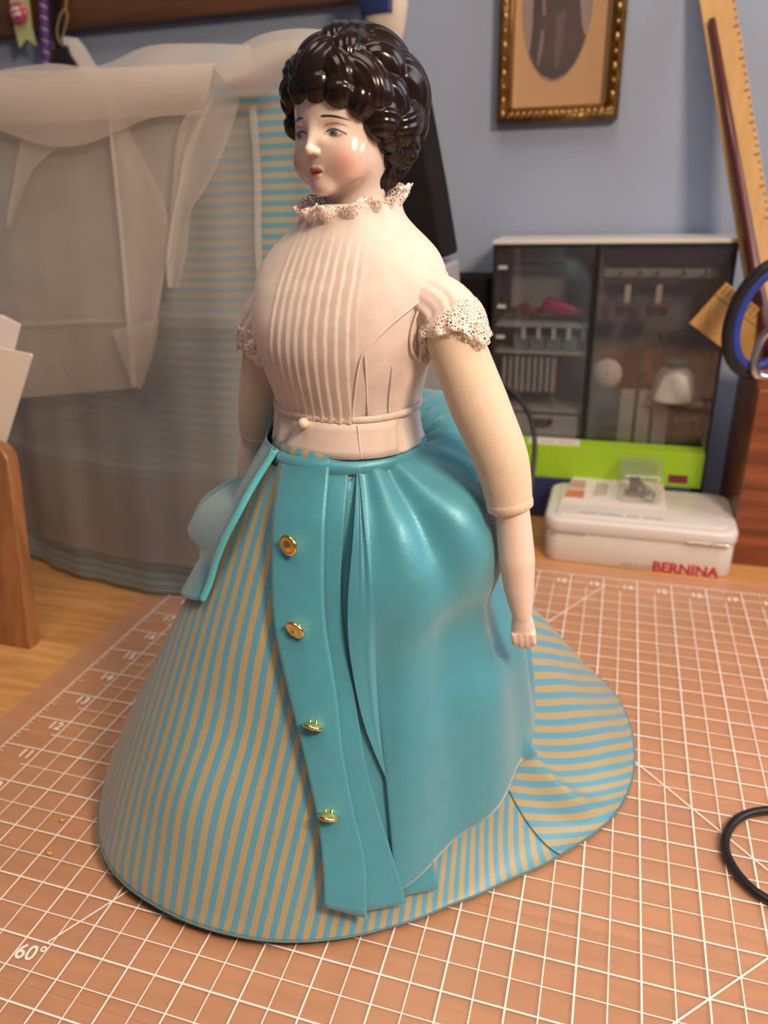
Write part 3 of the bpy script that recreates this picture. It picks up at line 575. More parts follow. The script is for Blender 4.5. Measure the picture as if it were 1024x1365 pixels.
TU0, TU1, TV0, TV1 = 10.93, 16.9, 23.38, 26.85
tn = thing('metal_tin', (13.9, 25.1, ZT), 'white enamel hinged tin with red lettering in front of the case', 'tin')
def rbox(u0, u1, va, vb, z0, z1, r, e):
    R0 = []
    for dz, ins in ((0, e), (e * 0.3, e * 0.3), (e, 0)): R0.append([(x, y, z0 + dz) for x, y in rrect(u0 + ins, u1 - ins, va + ins, vb - ins, r)])
    for dz, ins in ((e, 0), (e * 0.3, e * 0.3), (0, e)): R0.append([(x, y, z1 - dz) for x, y in rrect(u0 + ins, u1 - ins, va + ins, vb - ins, r)])
    return loft(R0)
ob('tin_body', rbox(TU0 + 0.06, TU1 - 0.06, TV0 + 0.05, TV1 - 0.05, ZT, 1.05, 0.5, 0.05), M['tin'], tn)
ld = ob('lid', rbox(TU0, TU1, TV0, TV1, 0.98, 1.50, 0.55, 0.12), M['tin'], tn)
ob('raised_panel', rbox(TU0 + 0.35, TU1 - 0.35, TV0 + 0.35, TV1 - 0.3, 1.48, 1.54, 0.3, 0.03), M['tin'], ld)
ob('latch', rbox(15.35, 16.65, TV0 - 0.05, TV0 + 0.05, 1.06, 1.16, 0.04, 0.03), M['chrome'], tn)
ob('rim_notch', box(11.1, 12.3, TV0 + 0.02, TV0 + 0.06, 0.99, 1.04), M['grey_print'], tn, smooth=False)
p = onv(913, 760, TV0 + 0.04)
text('BERNINA', 0.48, [[1, 0, 0, p[0]], [0, 0, -1, TV0 + 0.045], [0, 1, 0, p[2]]], M['red_print'], tn, 'red_lettering', 0.018)
p = onv(850, 753, TV0 + 0.04)
text('made to create', 0.2, [[0.85, 0, 0, p[0]], [0, 0, -1, TV0 + 0.045], [0, 1, 0, p[2] - 0.02]], M['grey_print'], tn, 'grey_lettering', 0.003)
x = 12.1
for wd in (5, 7, 4, 6):
    for k in range(wd): ob('lid_lettering', box(x, x + 0.075, 23.95, 24.10, 1.54, 1.543), M['grey_print'], ld, smooth=False) if k == 0 else None; x += 0.10
    x += 0.12
rowq = []; x = 12.1
for wd in (5, 7, 4, 6):
    for k in range(wd): rowq.append(box(x, x + 0.07, 23.95, 24.09, 1.5405, 1.5425)); x += 0.10
    x += 0.12
for o in [o for o in bpy.data.objects if o.name.startswith('lid_lettering')]: bpy.data.objects.remove(o, do_unlink=True)
ob('lid_lettering', join(*rowq), M['grey_print'], ld, smooth=False)

bp_ = thing('blister_pack', (13.1, 25.6, 1.54), 'clear blister pack with metal presser foot lying on the white tin', 'blister pack')
qd = np.array([onz(x, y, 1.60) for x, y in [(748, 668), (888, 677), (884, 640), (766, 632)]]); lo_ = qd.copy(); lo_[:, 2] = 1.545
ob('backing_card', loft([lo_, qd]), M['card'], bp_, smooth=False)
def cardq(ps, m__, nm, z=1.603):
    q_ = np.array([onz(x, y, z) for x, y in ps]); ob(nm, loft([q_, q_ + [0, 0, 0.004]]), m__, bp_, smooth=False)
cardq([(752, 662), (778, 664), (780, 654), (757, 652)], mat('orange_red_print', (0.62, 0.20, 0.12), 0.5), 'printed_patch'); cardq([(757, 650), (780, 652), (782, 641), (764, 639)], mat('dusty_pink_print', (0.55, 0.33, 0.30), 0.5), 'printed_patch')
cardq([(790, 660), (808, 661), (812, 645), (796, 643)], mat('pale_grey_print', (0.55, 0.48, 0.46), 0.5), 'printed_patch')
b0_ = onz(858, 672, 1.6); b1_ = onz(846, 648, 1.6)
ob('clear_bubble', rbox(b0_[0] - 0.85, b0_[0] + 0.55, b0_[1] - 0.05, b1_[1] + 0.35, 1.607, 2.62, 0.2, 0.12), M['clear'], bp_)
ft = ob('metal_foot', join(rbox(b0_[0] - 0.62, b0_[0] + 0.30, b0_[1] + 0.55, b0_[1] + 1.0, 1.66, 1.74, 0.1, 0.02), rbox(b0_[0] - 0.5, b0_[0] - 0.15, b0_[1] + 0.9, b0_[1] + 1.15, 1.74, 2.2, 0.08, 0.03), tube([(b0_[0] - 0.35, b0_[1] + 1.0, 2.15), (b0_[0] + 0.05, b0_[1] + 0.8, 1.85), (b0_[0] + 0.2, b0_[1] + 0.7, 1.75)], 0.1, 8)), M['dark_metal'], bp_)
ob('thumb_screw', lathe([(0, -0.12), (0.16, -0.12), (0.16, 0.12), (0, 0.12)], (b0_[0] + 0.2, b0_[1] + 0.3, 1.79), 14, (1, -0.5, 0.3)), M['chrome'], bp_, bev=0.02)

# ------------------------------------------------------------------ power cord in front of the case
pp = [onv(600, 508, 27.0), onv(640, 506, 26.9), onv(672, 516, 26.7), onv(694, 534, 26.4), onv(709, 562, 26.0), onv(713, 597, 25.4), onv(709, 640, 24.7), onv(704, 685, 24.0), onz(700, 727, 0.03), onz(690, 745, 0.03)]
pp[-1][1] = max(pp[-1][1], 23.4)
ob('power_cord', tube(spline(pp, 60), 0.09, 10), M['cord'], label='black power cord curving down beside the green carton', cat='cord')

# ------------------------------------------------------------------ wooden desk box with shears and rulers
BU0, BV0, BZ = onz(971, 751, ZT)[0], 24.6, 5.75
wb = thing('wooden_box', (BU0 + 2.5, 26.5, ZT), 'red-brown wooden desk box at the right edge holding shears and rulers', 'box')
ob('front_board', box(BU0, BU0 + 6, BV0, BV0 + 0.4, ZT, BZ), M['walnut'], wb, bev=0.06)
ob('side_board', box(BU0, BU0 + 0.4, BV0 + 0.4, BV0 + 4.2, ZT, BZ + 0.5), M['walnut'], wb, bev=0.06); ob('side_board', box(BU0 + 5.6, BU0 + 6, BV0 + 0.4, BV0 + 4.2, ZT, BZ + 0.5), M['walnut'], wb, bev=0.06)
ob('back_board', box(BU0 + 0.4, BU0 + 5.6, BV0 + 3.8, BV0 + 4.2, ZT, BZ + 0.5), M['walnut'], wb, bev=0.06); ob('bottom_board', box(BU0 + 0.4, BU0 + 5.6, BV0 + 0.4, BV0 + 3.8, ZT, ZT + 0.4), M['walnut'], wb)
def bar(p0, p1, wdir, wd, th):
    p0, p1 = np.array(p0, float), np.array(p1, float); d = (p1 - p0) / np.linalg.norm(p1 - p0); a = np.array(wdir, float); a -= d * (a @ d); a /= np.linalg.norm(a); b = np.cross(d, a)
    return loft([[p + a * wd / 2 * s + b * th / 2 * t for s, t in ((-1, -1), (1, -1), (1, 1), (-1, 1))] for p in (p0, p1)])
def shoot(p0, p1, k): p0, p1 = np.array(p0), np.array(p1); return p0 + (p1 - p0) * k
r0, r1 = onv(956, 0, 30.2), onv(1018, 385, 27.4)
ys = thing('yardstick', shoot(r0, r1, 1.62), 'long yellow wooden yardstick leaning from the wooden box to the wall', 'ruler')
rtop = shoot(r0, r1, -0.12)
ob('stick', bar(rtop, shoot(r0, r1, 1.62), (1, 0, 0.15), 1.0, 0.14), M['maple'], ys, bev=0.02)
tk = []
d = (r1 - r0) / np.linalg.norm(r1 - r0); a_ = np.array((1, 0, 0.15)); a_ -= d * (a_ @ d); a_ /= np.linalg.norm(a_); nb = np.cross(d, a_); nb = nb if nb[1] < 0 else -nb
for k in range(0, 60):
    c = r0 + d * (k * 0.25); L_ = 0.16 if k % 4 == 0 else 0.08
    tk.append(bar(c + a_ * 0.48 + nb * 0.072, c + a_ * (0.48 - L_) + nb * 0.072, d, 0.05, 0.006))
ob('printed_ticks', join(*tk), M['black'], ys, smooth=False)
s0, s1 = onv(949, 26, 29.85), onv(1014, 405, 26.9)
dk = ob('round_stick', tube([s0, shoot(s0, s1, 0.5), s1, shoot(s0, s1, 1.5)], [0.11, 0.15, 0.2, 0.2], 14), M['redstick'], bev=0, label='dark red round stick leaning in front of the yardstick', cat='stick')
w0, w1 = onv(943, 404, 26.6), onv(1040, 478, 26.9)
rl = thing('wooden_ruler', shoot(w0, w1, 1.5), 'short wooden ruler end sticking out leftwards from the wooden box', 'ruler')
ob('stick', bar(w0, shoot(w0, w1, 1.6), (0.66, 0.0, 0.75), 1.55, 0.12), M['maple'], rl, bev=0.02)
d = (w1 - w0) / np.linalg.norm(w1 - w0); a_ = np.array((0.66, 0.0, 0.75)); a_ -= d * (a_ @ d); a_ /= np.linalg.norm(a_); nb = np.cross(d, a_); nb = nb if nb[1] < 0 else -nb
tk = [bar(w0 + d * (0.12 + 0.16 * k) + a_ * 0.74 + nb * 0.062, w0 + d * (0.12 + 0.16 * k) + a_ * 0.45 + nb * 0.062, d, 0.04, 0.006) for k in range(10)] + [bar(w0 + a_ * 0.32 + nb * 0.062, w0 + d * 1.8 + a_ * 0.32 + nb * 0.062, a_, 0.03, 0.006)]
ob('printed_ticks', join(*tk), M['brass'], rl, smooth=False)
sc = thing('shears', (18.2, 25.6, 0.4), 'dressmaking shears with blue and black looped handle in the wooden box', 'scissors')
cs = onv(1024, 425, 25.3); ex = np.array((1, 0.1, 0)); ez = np.array((0.12, 0, 1.0))
lp = [cs + ex * 1.02 * math.cos(t) + ez * 1.62 * math.sin(t) for t in np.linspace(0, 2 * np.pi, 60)]
hd = ob('handle', tube(lp, 0.19, 12, ell=1.0), M['black'], sc)
lp2 = [cs + ex * 0.84 * math.cos(t) + ez * 1.42 * math.sin(t) + np.array((0, -0.05, 0)) for t in np.linspace(0, 2 * np.pi, 60)]
ob('soft_grip', tube(lp2, 0.15, 12), M['blue_handle'], hd)
ob('shank', tube(spline([onv(1030, 436, 25.0), onv(1016, 452, 25.0), onv(1007, 478, 25.0), onv(1009, 498, 25.0), onv(1026, 504, 25.1), onv(1050, 500, 25.2)], 30), 0.13, 10), M['chrome'], sc)
bt = onv(1030, 490, 25.3); ob('blade', bar(bt, (bt[0] + 0.6, 25.9, ZT + 0.6), (1, 0, 0), 0.5, 0.12), M['chrome'], sc, bev=0.02)

# ================================================================== the doll
AX = np.array([8.3, 12.3]); aa = math.radians(19); DL = np.array([math.cos(aa), -math.sin(aa)]); DF = np.array([-math.sin(aa), -math.cos(aa)])
def dp(x, y, z):                                # doll frame: x to her left, y forward, z up
    p = AX + x * DL + y * DF; return np.array([p[0], p[1], z])
def pol(th, r, z): t = math.radians(th); return dp(r * math.sin(t), r * math.cos(t), z)
doll = thing('china_doll', (8.3, 12.3, 0), 'china-head doll with black curls, white blouse and turquoise draped skirt on the mat', 'doll')

# ------------------------------------------------------------------ underskirt
HEM = [(-55, 5.43, .3), (-40, 5.42, .3), (-29.8, 5.39, .3), (-21.9, 5.29, .3), (-8.9, 4.93, .25), (6.8, 4.56, .2), (19.8, 4.31, .18), (29.6, 4.11, .15), (44, 3.89, .12), (60.9, 3.77, .1), (79, 3.98, .1), (96.3, 4.55, .08), (109.8, 5.23, .06), (120.4, 5.67, .06), (129.3, 5.98, .05), (140, 6.36, .05), (150, 6.68, .05), (165, 6.68, .05), (190, 6.3, .05), (210, 6.0, .05), (230, 5.7, .08), (255, 5.6, .15), (280, 5.55, .25)]
hk = np.array([h for h in HEM]); hk = np.vstack([hk - [360, 0, 0], hk, hk + [360, 0, 0]])
def hem(th): return np.interp(th, hk[:, 0], hk[:, 1]), np.interp(th, hk[:, 0], hk[:, 2])
def hem_s(th):
    o_ = np.linspace(-7, 7, 9); w_ = np.exp(-(o_ / 4.5) ** 2); w_ /= w_.sum(); th = np.asarray(th, float)
    return sum(w_[i] * hem(th + o_[i])[0] for i in range(9)), sum(w_[i] * hem(th + o_[i])[1] for i in range(9))
PK = np.array([(-95, 1.0), (-40, .86), (0, .95), (30, 1.08), (60, 1.3), (85, 1.8), (112, 2.0), (126, 1.5), (142, 1.2), (180, 1.2), (240, 1.2), (265, 1.0)])
ZW = 7.62
def skirt_pt(th, s):
    R_, hz = hem_s(th); p = np.interp((th + 95) % 360 - 95, PK[:, 0], PK[:, 1]); r = 1.26 + (R_ - 1.26) * s
    z = ZW + (hz - ZW) * (1 - (1 - s) ** p)
    f = sstep(0.05, 0.5, s) * (1 - sstep(0.97, 1.0, s))
    # soft folds of the cloth
    r = r + f * (0.03 * np.sin(np.radians(th) * 9 + 1.0 + 3 * s) * sstep(40, 10, th) + 0.10 * np.exp(-((th + 8 + 18 * (s - .8)) / 9) ** 2 - ((s - .78) / .10) ** 2) - 0.14 * np.exp(-((th + 2) / 14) ** 2 - ((s - .60) / .12) ** 2))
    tr = sstep(92, 100, th) * sstep(190, 170, th)
    z = z + tr * (0.36 * np.exp(-((th - 105 - 10 * (s - .7)) / 3.6) ** 2) * sstep(.35, .6, s) * sstep(1.0, .82, s) - 0.0 + 0.22 * np.exp(-((th - 128) / 9) ** 2) * sstep(.4, .65, s) * sstep(1.0, .85, s) + 0.12 * np.exp(-((th - 150) / 7) ** 2) * sstep(.5, .7, s) * sstep(1.0, .88, s))
    z = z + (1 - sstep(88, 96, th)) * 0
    return dp_arr(th, r, z)
def dp_arr(th, r, z):
    t = np.radians(th); x = r * np.sin(t); y = r * np.cos(t)
    return np.stack([AX[0] + x * DL[0] + y * DF[0], AX[1] + x * DL[1] + y * DF[1], z + 0 * x], -1)
def panel(t0, t1, tc, n1, m1, per=0.268):
    th = np.linspace(t0, t1, m1)[None, :] + np.zeros((n1, 1)); s = np.linspace(0, 1, n1)[:, None] + np.zeros((1, m1))
    P = skirt_pt(th, s); seg = np.linalg.norm(np.diff(P, axis=0), axis=2); rho = 2.5 + np.vstack([np.zeros((1, m1)), np.cumsum(seg, axis=0)])
    st_ = rho * np.sin(np.radians((th - tc) * 0.52)) / per
    if False: t_ = math.radians(tc + 90); dd_ = math.sin(t_) * DL + math.cos(t_) * DF; st_ = ((P[..., 0] - AX[0]) * dd_[0] + (P[..., 1] - AX[1]) * dd_[1]) / per
    return P, st_
P1, s1_ = panel(-95, 93, 0, 110, 220); us_ = ob('underskirt', grid(P1, flip=True), M['stripe'], doll, solid=0.025, off=-1, attrs={'stripe': s1_.ravel()}, label='turquoise and tan striped underskirt')
P2, s2_ = panel(93, 180, 205, 110, 130, 0.268); ob('train_panel', grid(P2, flip=True), M['stripe'], us_, solid=0.025, off=-1, attrs={'stripe': s2_.ravel()})
P3_, s3_ = panel(180, 265, 225, 60, 60); ob('train_panel', grid(P3_, flip=True), M['stripe'], us_, solid=0.025, off=-1, attrs={'stripe': s3_.ravel()})
sm = [skirt_pt(np.array(93.0), np.array(s)) + np.array((0, 0, 0.012)) for s in np.linspace(0.45, 1, 30)]
ob('seam', tube(sm, 0.012, 6), mat('dark_teal_thread', (0.05, 0.12, 0.13), 0.8), us_)
hm = [skirt_pt(np.array(t), np.array(0.998)) + np.array((0, 0, -0.01)) for t in np.linspace(-95, 265, 200)]
ob('hem_binding', tube(hm, 0.022, 6, cap=False), mat('teal_hem_binding', (0.10, 0.22, 0.24), 0.7), us_)
FULL = np.array([[skirt_pt(np.array(t), np.array(s)) for t in np.linspace(-95, 265, 181)] for s in np.linspace(0, 1, 60)])
fv, ff = grid(FULL); BV = BVHTree.FromPolygons(fv.tolist(), [list(q_) for q_ in ff])
def hit(x, y, off=0.1):
    d = ray(x, y); h = BV.ray_cast(Vector(CAMC), Vector(d))
    if h[0] is None:
        h = BV.find_nearest(Vector(CAMC + d * 12.6)); p = np.array(h[0])
    else: p = np.array(h[0])
    nrm = np.array([p[0] - AX[0], p[1] - AX[1], 0]); nrm /= np.linalg.norm(nrm); nrm = nrm * 0.85 + np.array((0, 0, 0.5)); nrm /= np.linalg.norm(nrm)
    return p + nrm * off
wbnd = [[pol(t, r, z) for t in np.linspace(-60, 300, 90)] for r, z in ((1.24, 7.70), (1.30, 7.64), (1.31, 7.5), (1.27, 7.42))]
gw = grid(np.array(wbnd)); ob('waistband', gw, M['stripe'], us_, attrs={'stripe': np.tile(np.linspace(0, 30, 90), 4)})

# ------------------------------------------------------------------ overskirt: draped main panel
SKC = {}
def sk_r(th, z):                                # radius of the underskirt at a height
    k = round(float(th) * 2) / 2
    if k not in SKC:
        s = np.linspace(0, 1, 80); P = skirt_pt(np.full(80, k), s); SKC[k] = (-P[:, 2], np.hypot(P[:, 0] - AX[0], P[:, 1] - AX[1]))
    return np.interp(-z, *SKC[k])
def rel(th, prof): return [(sk_r(th, z) + d, z) for z, d in prof]
KEYS = {
 6: rel(6, [(7.45, .05), (6.8, .07), (6.2, .08), (5.4, .08), (4.6, .08), (3.8, .08), (3, .08), (2.2, .08), (1.4, .08), (0.75, .08)]),
 22: rel(22, [(7.45, .05), (6.8, .16), (6.2, .22), (5.4, .22), (4.6, .18), (3.8, .15), (3, .13), (2.2, .12), (1.3, .1), (0.62, .1)]),
 45: rel(45, [(7.45, .05), (6.9, .32), (6.4, .52), (5.7, .6), (5.0, .5), (4.3, .36), (3.5, .3), (2.5, .25), (1.5, .18), (0.72, .12)]),
 70: [(1.33, 7.46), (1.75, 7.2), (2.35, 6.8), (2.68, 6.1), (2.72, 5.4), (2.60, 4.8), (2.72, 4.1), (3.0, 3.2), (3.2, 2.2), (3.42, 1.15)],
 92: [(1.33, 7.48), (1.8, 7.35), (2.5, 7.0), (2.85, 6.3), (2.9, 5.6), (2.72, 4.95), (2.8, 4.3), (3.15, 3.5), (3.35, 2.5), (3.50, 1.5)],
 112: [(1.33, 7.48), (1.8, 7.5), (2.5, 7.1), (2.78, 6.3), (2.84, 5.4), (2.66, 4.72), (2.9, 4.2), (3.3, 3.6), (3.42, 2.5), (3.47, 1.5)],
 130: [(1.33, 7.5), (1.7, 7.75), (2.3, 7.72), (2.75, 6.9), (2.9, 5.6), (2.75, 4.8), (3.0, 4.2), (3.4, 3.6), (3.5, 2.6), (3.55, 1.6)],
 155: [(1.33, 7.5), (1.75, 7.9), (2.4, 7.9), (2.95, 7.1), (3.1, 5.8), (2.95, 4.9), (3.2, 4.2), (3.5, 3.5), (3.7, 2.6), (3.8, 1.8)],
 190: [(1.33, 7.5), (1.75, 7.9), (2.4, 7.9), (3.05, 7.1), (3.2, 5.8), (3.0, 4.9), (3.3, 4.2), (3.6, 3.5), (3.8, 2.6), (3.9, 1.8)],
 230: [(1.33, 7.52), (1.7, 7.8), (2.2, 7.7), (2.8, 6.9), (3.2, 6.0), (3.3, 5.3), (3.2, 4.6), (3.3, 4.0), (3.5, 3.3), (3.6, 2.6)],
 265: [(1.33, 7.6), (1.5, 7.75), (1.75, 7.2), (2.2, 6.7), (2.9, 6.2), (3.45, 5.6), (3.55, 5.15), (3.3, 4.85), (3.15, 4.3), (3.2, 3.6)],
 283: [(1.33, 7.75), (1.42, 7.9), (1.78, 7.2), (2.05, 6.55), (2.75, 6.25), (3.45, 5.75), (3.72, 5.3), (3.5, 4.9), (3.1, 4.6), (3.2, 3.9)],
 298: [(1.30, 7.6), (1.38, 7.6), (1.65, 7.0), (1.95, 6.5), (2.3, 6.05), (2.75, 5.6), (3.0, 5.25), (2.9, 4.95), (2.9, 4.6), (3.05, 4.15)],
 312: [(1.25, 7.5), (1.38, 7.1), (1.56, 6.7), (1.74, 6.4), (1.95, 6.1), (2.2, 5.75), (2.45, 5.42), (2.66, 5.08), (2.82, 4.75), (2.95, 4.4)],
}
KEYS[121] = [(1.33, 7.49), (1.75, 7.62), (2.4, 7.4), (2.76, 6.6), (2.86, 5.65), (2.75, 4.95), (2.88, 4.4)] + rel(121, [(3.7, .10), (3.2, .08), (2.5, .05)])
kt = np.array(sorted(KEYS)); NT = 70
KEYS[283][5:] = [(3.55, 5.75), (3.92, 5.28), (3.6, 4.9), (2.85, 4.72), (2.75, 4.4)]
KEYS[265][6:] = [(3.6, 5.15), (3.3, 4.85), (2.8, 4.5), (2.75, 4.1)]
KEYS[130] = [(1.33, 7.5), (1.7, 7.75), (2.3, 7.72), (2.75, 6.9), (2.9, 5.9), (2.85, 5.2), (2.95, 4.6)] + rel(130, [(4.2, .10), (3.8, .08), (3.4, .05)])
for k_ in (155, 190): KEYS[k_] = [(1.33, 7.5), (1.75, 7.9), (2.4, 7.9), (2.95, 7.1), (3.1, 6.2), (3.08, 5.6), (3.15, 5.1)] + rel(k_, [(4.8, .12), (4.5, .10), (4.2, .05)])
KP = np.array([spline(np.array(KEYS[t]), NT) for t in kt])         # keys x NT x 2
def over(th):                                   # smooth interpolation between the keyed profiles
    o_ = np.linspace(-6, 6, 7); w_ = np.exp(-(o_ / 4) ** 2); w_ /= w_.sum(); acc = 0
    for i in range(7):
        t = min(max(th + o_[i], kt[0]), kt[-1]); j = min(np.searchsorted(kt, t, side='right') - 1, len(kt) - 2); f = (t - kt[j]) / (kt[j + 1] - kt[j]); acc = acc + w_[i] * (KP[j] * (1 - f) + KP[j + 1] * f)
    return acc
KC = {}
def KPr(t):
    k = math.floor(float(t)); f = float(t) - k
    for q_ in (k, k + 1):
        if q_ not in KC: KC[q_] = over(q_)
    return KC[k] * (1 - f) + KC[k + 1] * f
R3 = [(490, 610), (484, 700), (479, 790), (482, 860), (498, 950), (528, 1030), (550, 1080), (568, 1130), (580, 1180)]
TH0 = []
for x_, y_ in spline(R3, 30):
    h_ = hit(x_ - 14, y_, 0.0); d_ = h_[:2] - AX; TH0.append((math.degrees(math.atan2(d_ @ DL, d_ @ DF)), h_[2]))
TH0 = np.array(TH0)
ths = np.concatenate([np.linspace(6, 130, 130), np.linspace(132, 260, 50), np.linspace(262, 312, 50)])
OV = np.zeros((NT, len(ths), 3)); tt = np.linspace(0, 1, NT)
for j, t in enumerate(ths):
    pr = over(t); r = pr[:, 0].copy(); z = pr[:, 1].copy(); tv = np.full(NT, t)
    if t < 46: tv = 46 - (46 - t) / 40.0 * (46 - np.interp(-z, -TH0[:, 1], TH0[:, 0])); r = np.array([np.interp(-z[i], -KPr(tv[i])[:, 1], KPr(tv[i])[:, 0]) for i in range(NT)])
    g1 = np.sin(np.radians(t) * 26 + 2 * np.sin(t * 0.05)) * 0.07 * np.exp(-((tt - 0.06) / 0.16) ** 2) * sstep(18, 40, t)
    g2 = -0.26 * np.exp(-((t - 66 - 14 * tt) / 6) ** 2) * np.exp(-((tt - 0.24) / 0.15) ** 2) + 0.14 * np.exp(-((t - 80 - 10 * tt) / 7) ** 2) * np.exp(-((tt - 0.30) / 0.16) ** 2)
    g3 = 0.07 * np.sin(np.radians(t) * 11 + 5 * tt) * sstep(.3, .6, tt) * sstep(25, 45, t) * sstep(130, 110, t)
    g4 = 0.15 * np.sin(np.radians(t) * 15 + 9 * tt) * sstep(262, 275, t) * np.exp(-((tt - .55) / .25) ** 2) * sstep(310, 300, t)
    OV[:, j] = dp_arr(tv, r + g1 + g2 + g3 + g4, z)
    if t < 250:
        for i in range(NT):
            rs = sk_r(tv[i], OV[i, j, 2]) + 0.05; d = OV[i, j, :2] - AX; rc = np.hypot(*d)
            if rc < rs: OV[i, j, :2] = AX + d / rc * rs
# the free front edge on her right lies over the skirt's side
EP = spline([(376, 602), (355, 648), (337, 690), (316, 728), (297, 762), (279, 802)], NT)
EDGE = np.array([hit(x_, y_, 0.10 + 0.16 * math.sin(math.pi * min(1, i / (NT - 1) * 1.1)) ** 1.2) for i, (x_, y_) in enumerate(EP)])
for _ in range(4): EDGE[1:-1] = 0.25 * EDGE[:-2] + 0.5 * EDGE[1:-1] + 0.25 * EDGE[2:]
jc = np.where(ths >= 284)[0]; j0 = jc[0] - 1; D0 = OV[:, j0].copy(); D1 = OV[:, j0 - 6].copy(); sl = (D0 - D1) / 6.0
for j in jc:
    f = (j - j0) / (len(ths) - 1 - j0); g_ = f * f * (3 - 2 * f); base_ = D0 * (1 - g_) + EDGE * g_
    OV[:, j] = base_ + sl * (len(jc) * 0.35) * f * (1 - f) ** 2 + np.array((-0.10, -0.02, 0.0)) * (math.sin(math.pi * f) * np.sin(np.pi * tt))[:, None]
    for i in range(NT):
        d = OV[i, j, :2] - AX; rc = np.hypot(*d); t_ = math.degrees(math.atan2(d @ DL, d @ DF)); rs = sk_r(t_, OV[i, j, 2]) + 0.06 + 0.10 * math.sin(math.pi * f)
        if rc < rs: OV[i, j, :2] = AX + d / rc * rs
for _ in range(3): OV[1:-1, j0 + 1:-1] = 0.5 * OV[1:-1, j0 + 1:-1] + 0.125 * (OV[:-2, j0 + 1:-1] + OV[2:, j0 + 1:-1] + OV[1:-1, j0:-2] + OV[1:-1, j0 + 2:])
ovs = ob('overskirt', grid(OV, flip=True), M['satin'], doll, solid=0.02, label='turquoise satin draped overskirt with a pleated button placket')
e_ = OV[:, -1]; out_ = np.array([(p[0] - AX[0], p[1] - AX[1], 0) for p in e_]); out_ /= np.linalg.norm(out_, axis=1)[:, None]
tg_ = np.array([-out_[:, 1], out_[:, 0], 0 * out_[:, 0]]).T
fb_ = np.stack([e_ - tg_ * 0.13 + out_ * 0.03, e_ - tg_ * 0.05 + out_ * 0.065, e_ + out_ * 0.04 + tg_ * 0.03, e_ + out_ * 0.0 + tg_ * 0.04, e_ - out_ * 0.03], 1)
ob('edge_facing', grid(fb_), M['satin_in'], ovs, solid=0.02)
hm = [OV[-1, j] for j in range(len(ths))]; ob('hem_edge', tube(hm, 0.014, 6), M['satin'], ovs)

# ------------------------------------------------------------------ placket and pleats laid over the front
def patch(nm, El, Er, off, n1=60, m1=14, curl=0.0, m__=None):
    a = spline(El, n1); b = spline(Er, n1); g = np.zeros((n1, m1, 3))
    for i in range(n1):
        t = i / (n1 - 1)
        for j in range(m1):
            s = j / (m1 - 1); x, y = a[i] * (1 - s) + b[i] * s
            g[i, j] = hit(x, y, off(t, s))
    for _ in range(2): g[1:-1] = 0.25 * g[:-2] + 0.5 * g[1:-1] + 0.25 * g[2:]
    return ob(nm, grid(g), m__ or M['satin'], ovs, solid=0.02), g
L1 = [(375, 606), (373, 700), (372, 780), (376, 840), (392, 920), (411, 1000), (429, 1090), (435, 1150), (437, 1200)]
R1 = [(441, 613), (438, 700), (437, 780), (440, 840), (452, 920), (460, 1000), (474, 1080), (487, 1140), (489, 1213)]
R2 = [(466, 612), (460, 700), (456, 780), (461, 850), (477, 950), (490, 1030), (513, 1110), (528, 1160), (538, 1197)]
R3 = [(490, 610), (484, 700), (479, 790), (482, 860), (498, 950), (528, 1030), (550, 1080), (568, 1130), (580, 1180)]
L2 = [(x - 10, y - 3) for x, y in R1]; L3 = [(x - 10, y - 5) for x, y in R2]
pa, g_pl = patch('placket', L1, R1, lambda t, s: 0.03 + 0.16 * sstep(0, .14, t) + 0.10 * t + 0.05 * s)
patch('pleat', L2, R2, lambda t, s: 0.025 + (0.10 + 0.07 * s) * sstep(0, .14, t) + 0.06 * t); patch('pleat', L3, R3, lambda t, s: 0.02 + (0.07 + 0.07 * s) * sstep(0, .14, t) + 0.03 * t)
bandt = [[pol(t, r, z) for t in np.linspace(-30, 300, 90)] for r, z in ((1.30, 7.57), (1.40, 7.55), (1.43, 7.40), (1.40, 7.36))]
ob('waist_tape', grid(np.array(bandt)), M['satin'], ovs)
hkp = pol(-33, 1.34, 7.48)
ob('hook', join(tube(spline([hkp + [0, 0, .12], hkp + [-.02, -.05, .04], hkp + [.0, -.06, -.03], hkp + [.08, -.05, -.05]], 16), 0.018, 6), tube([hkp + [0, -.04, .0], hkp + [.10, -.06, -.02]], 0.015, 6)), M['dark_metal'], ovs)
for x, y, k in ((400, 727, 0.2), (406, 836, 0.55), (425, 960, 1.6), (443, 1076, 2.2)):
    b_ = hit(x, y, 0.26); nr = np.array([b_[0] - AX[0], b_[1] - AX[1], 0]); nr /= np.linalg.norm(nr); nr = nr * 0.9 + np.array((0.05, 0, 0.2)); nr /= np.linalg.norm(nr)
    ax = nr + np.array((-0.35, -0.1, -k)); ax /= np.linalg.norm(ax); c = b_ + nr * 0.10 + ax * 0.02
    bt_ = ob('button', lathe([(0.0, -0.06), (0.08, -0.055), (0.165, -0.025), (0.185, 0.0), (0.172, 0.03), (0.13, 0.036), (0.105, 0.02), (0.06, 0.055), (0.0, 0.066)], c, 26, ax), M['gold'], pa, label='gold metal shank button')
    pb = hit(x, y, 0.20); sd = np.cross(ax, (0, 0, 1)); sd /= np.linalg.norm(sd)
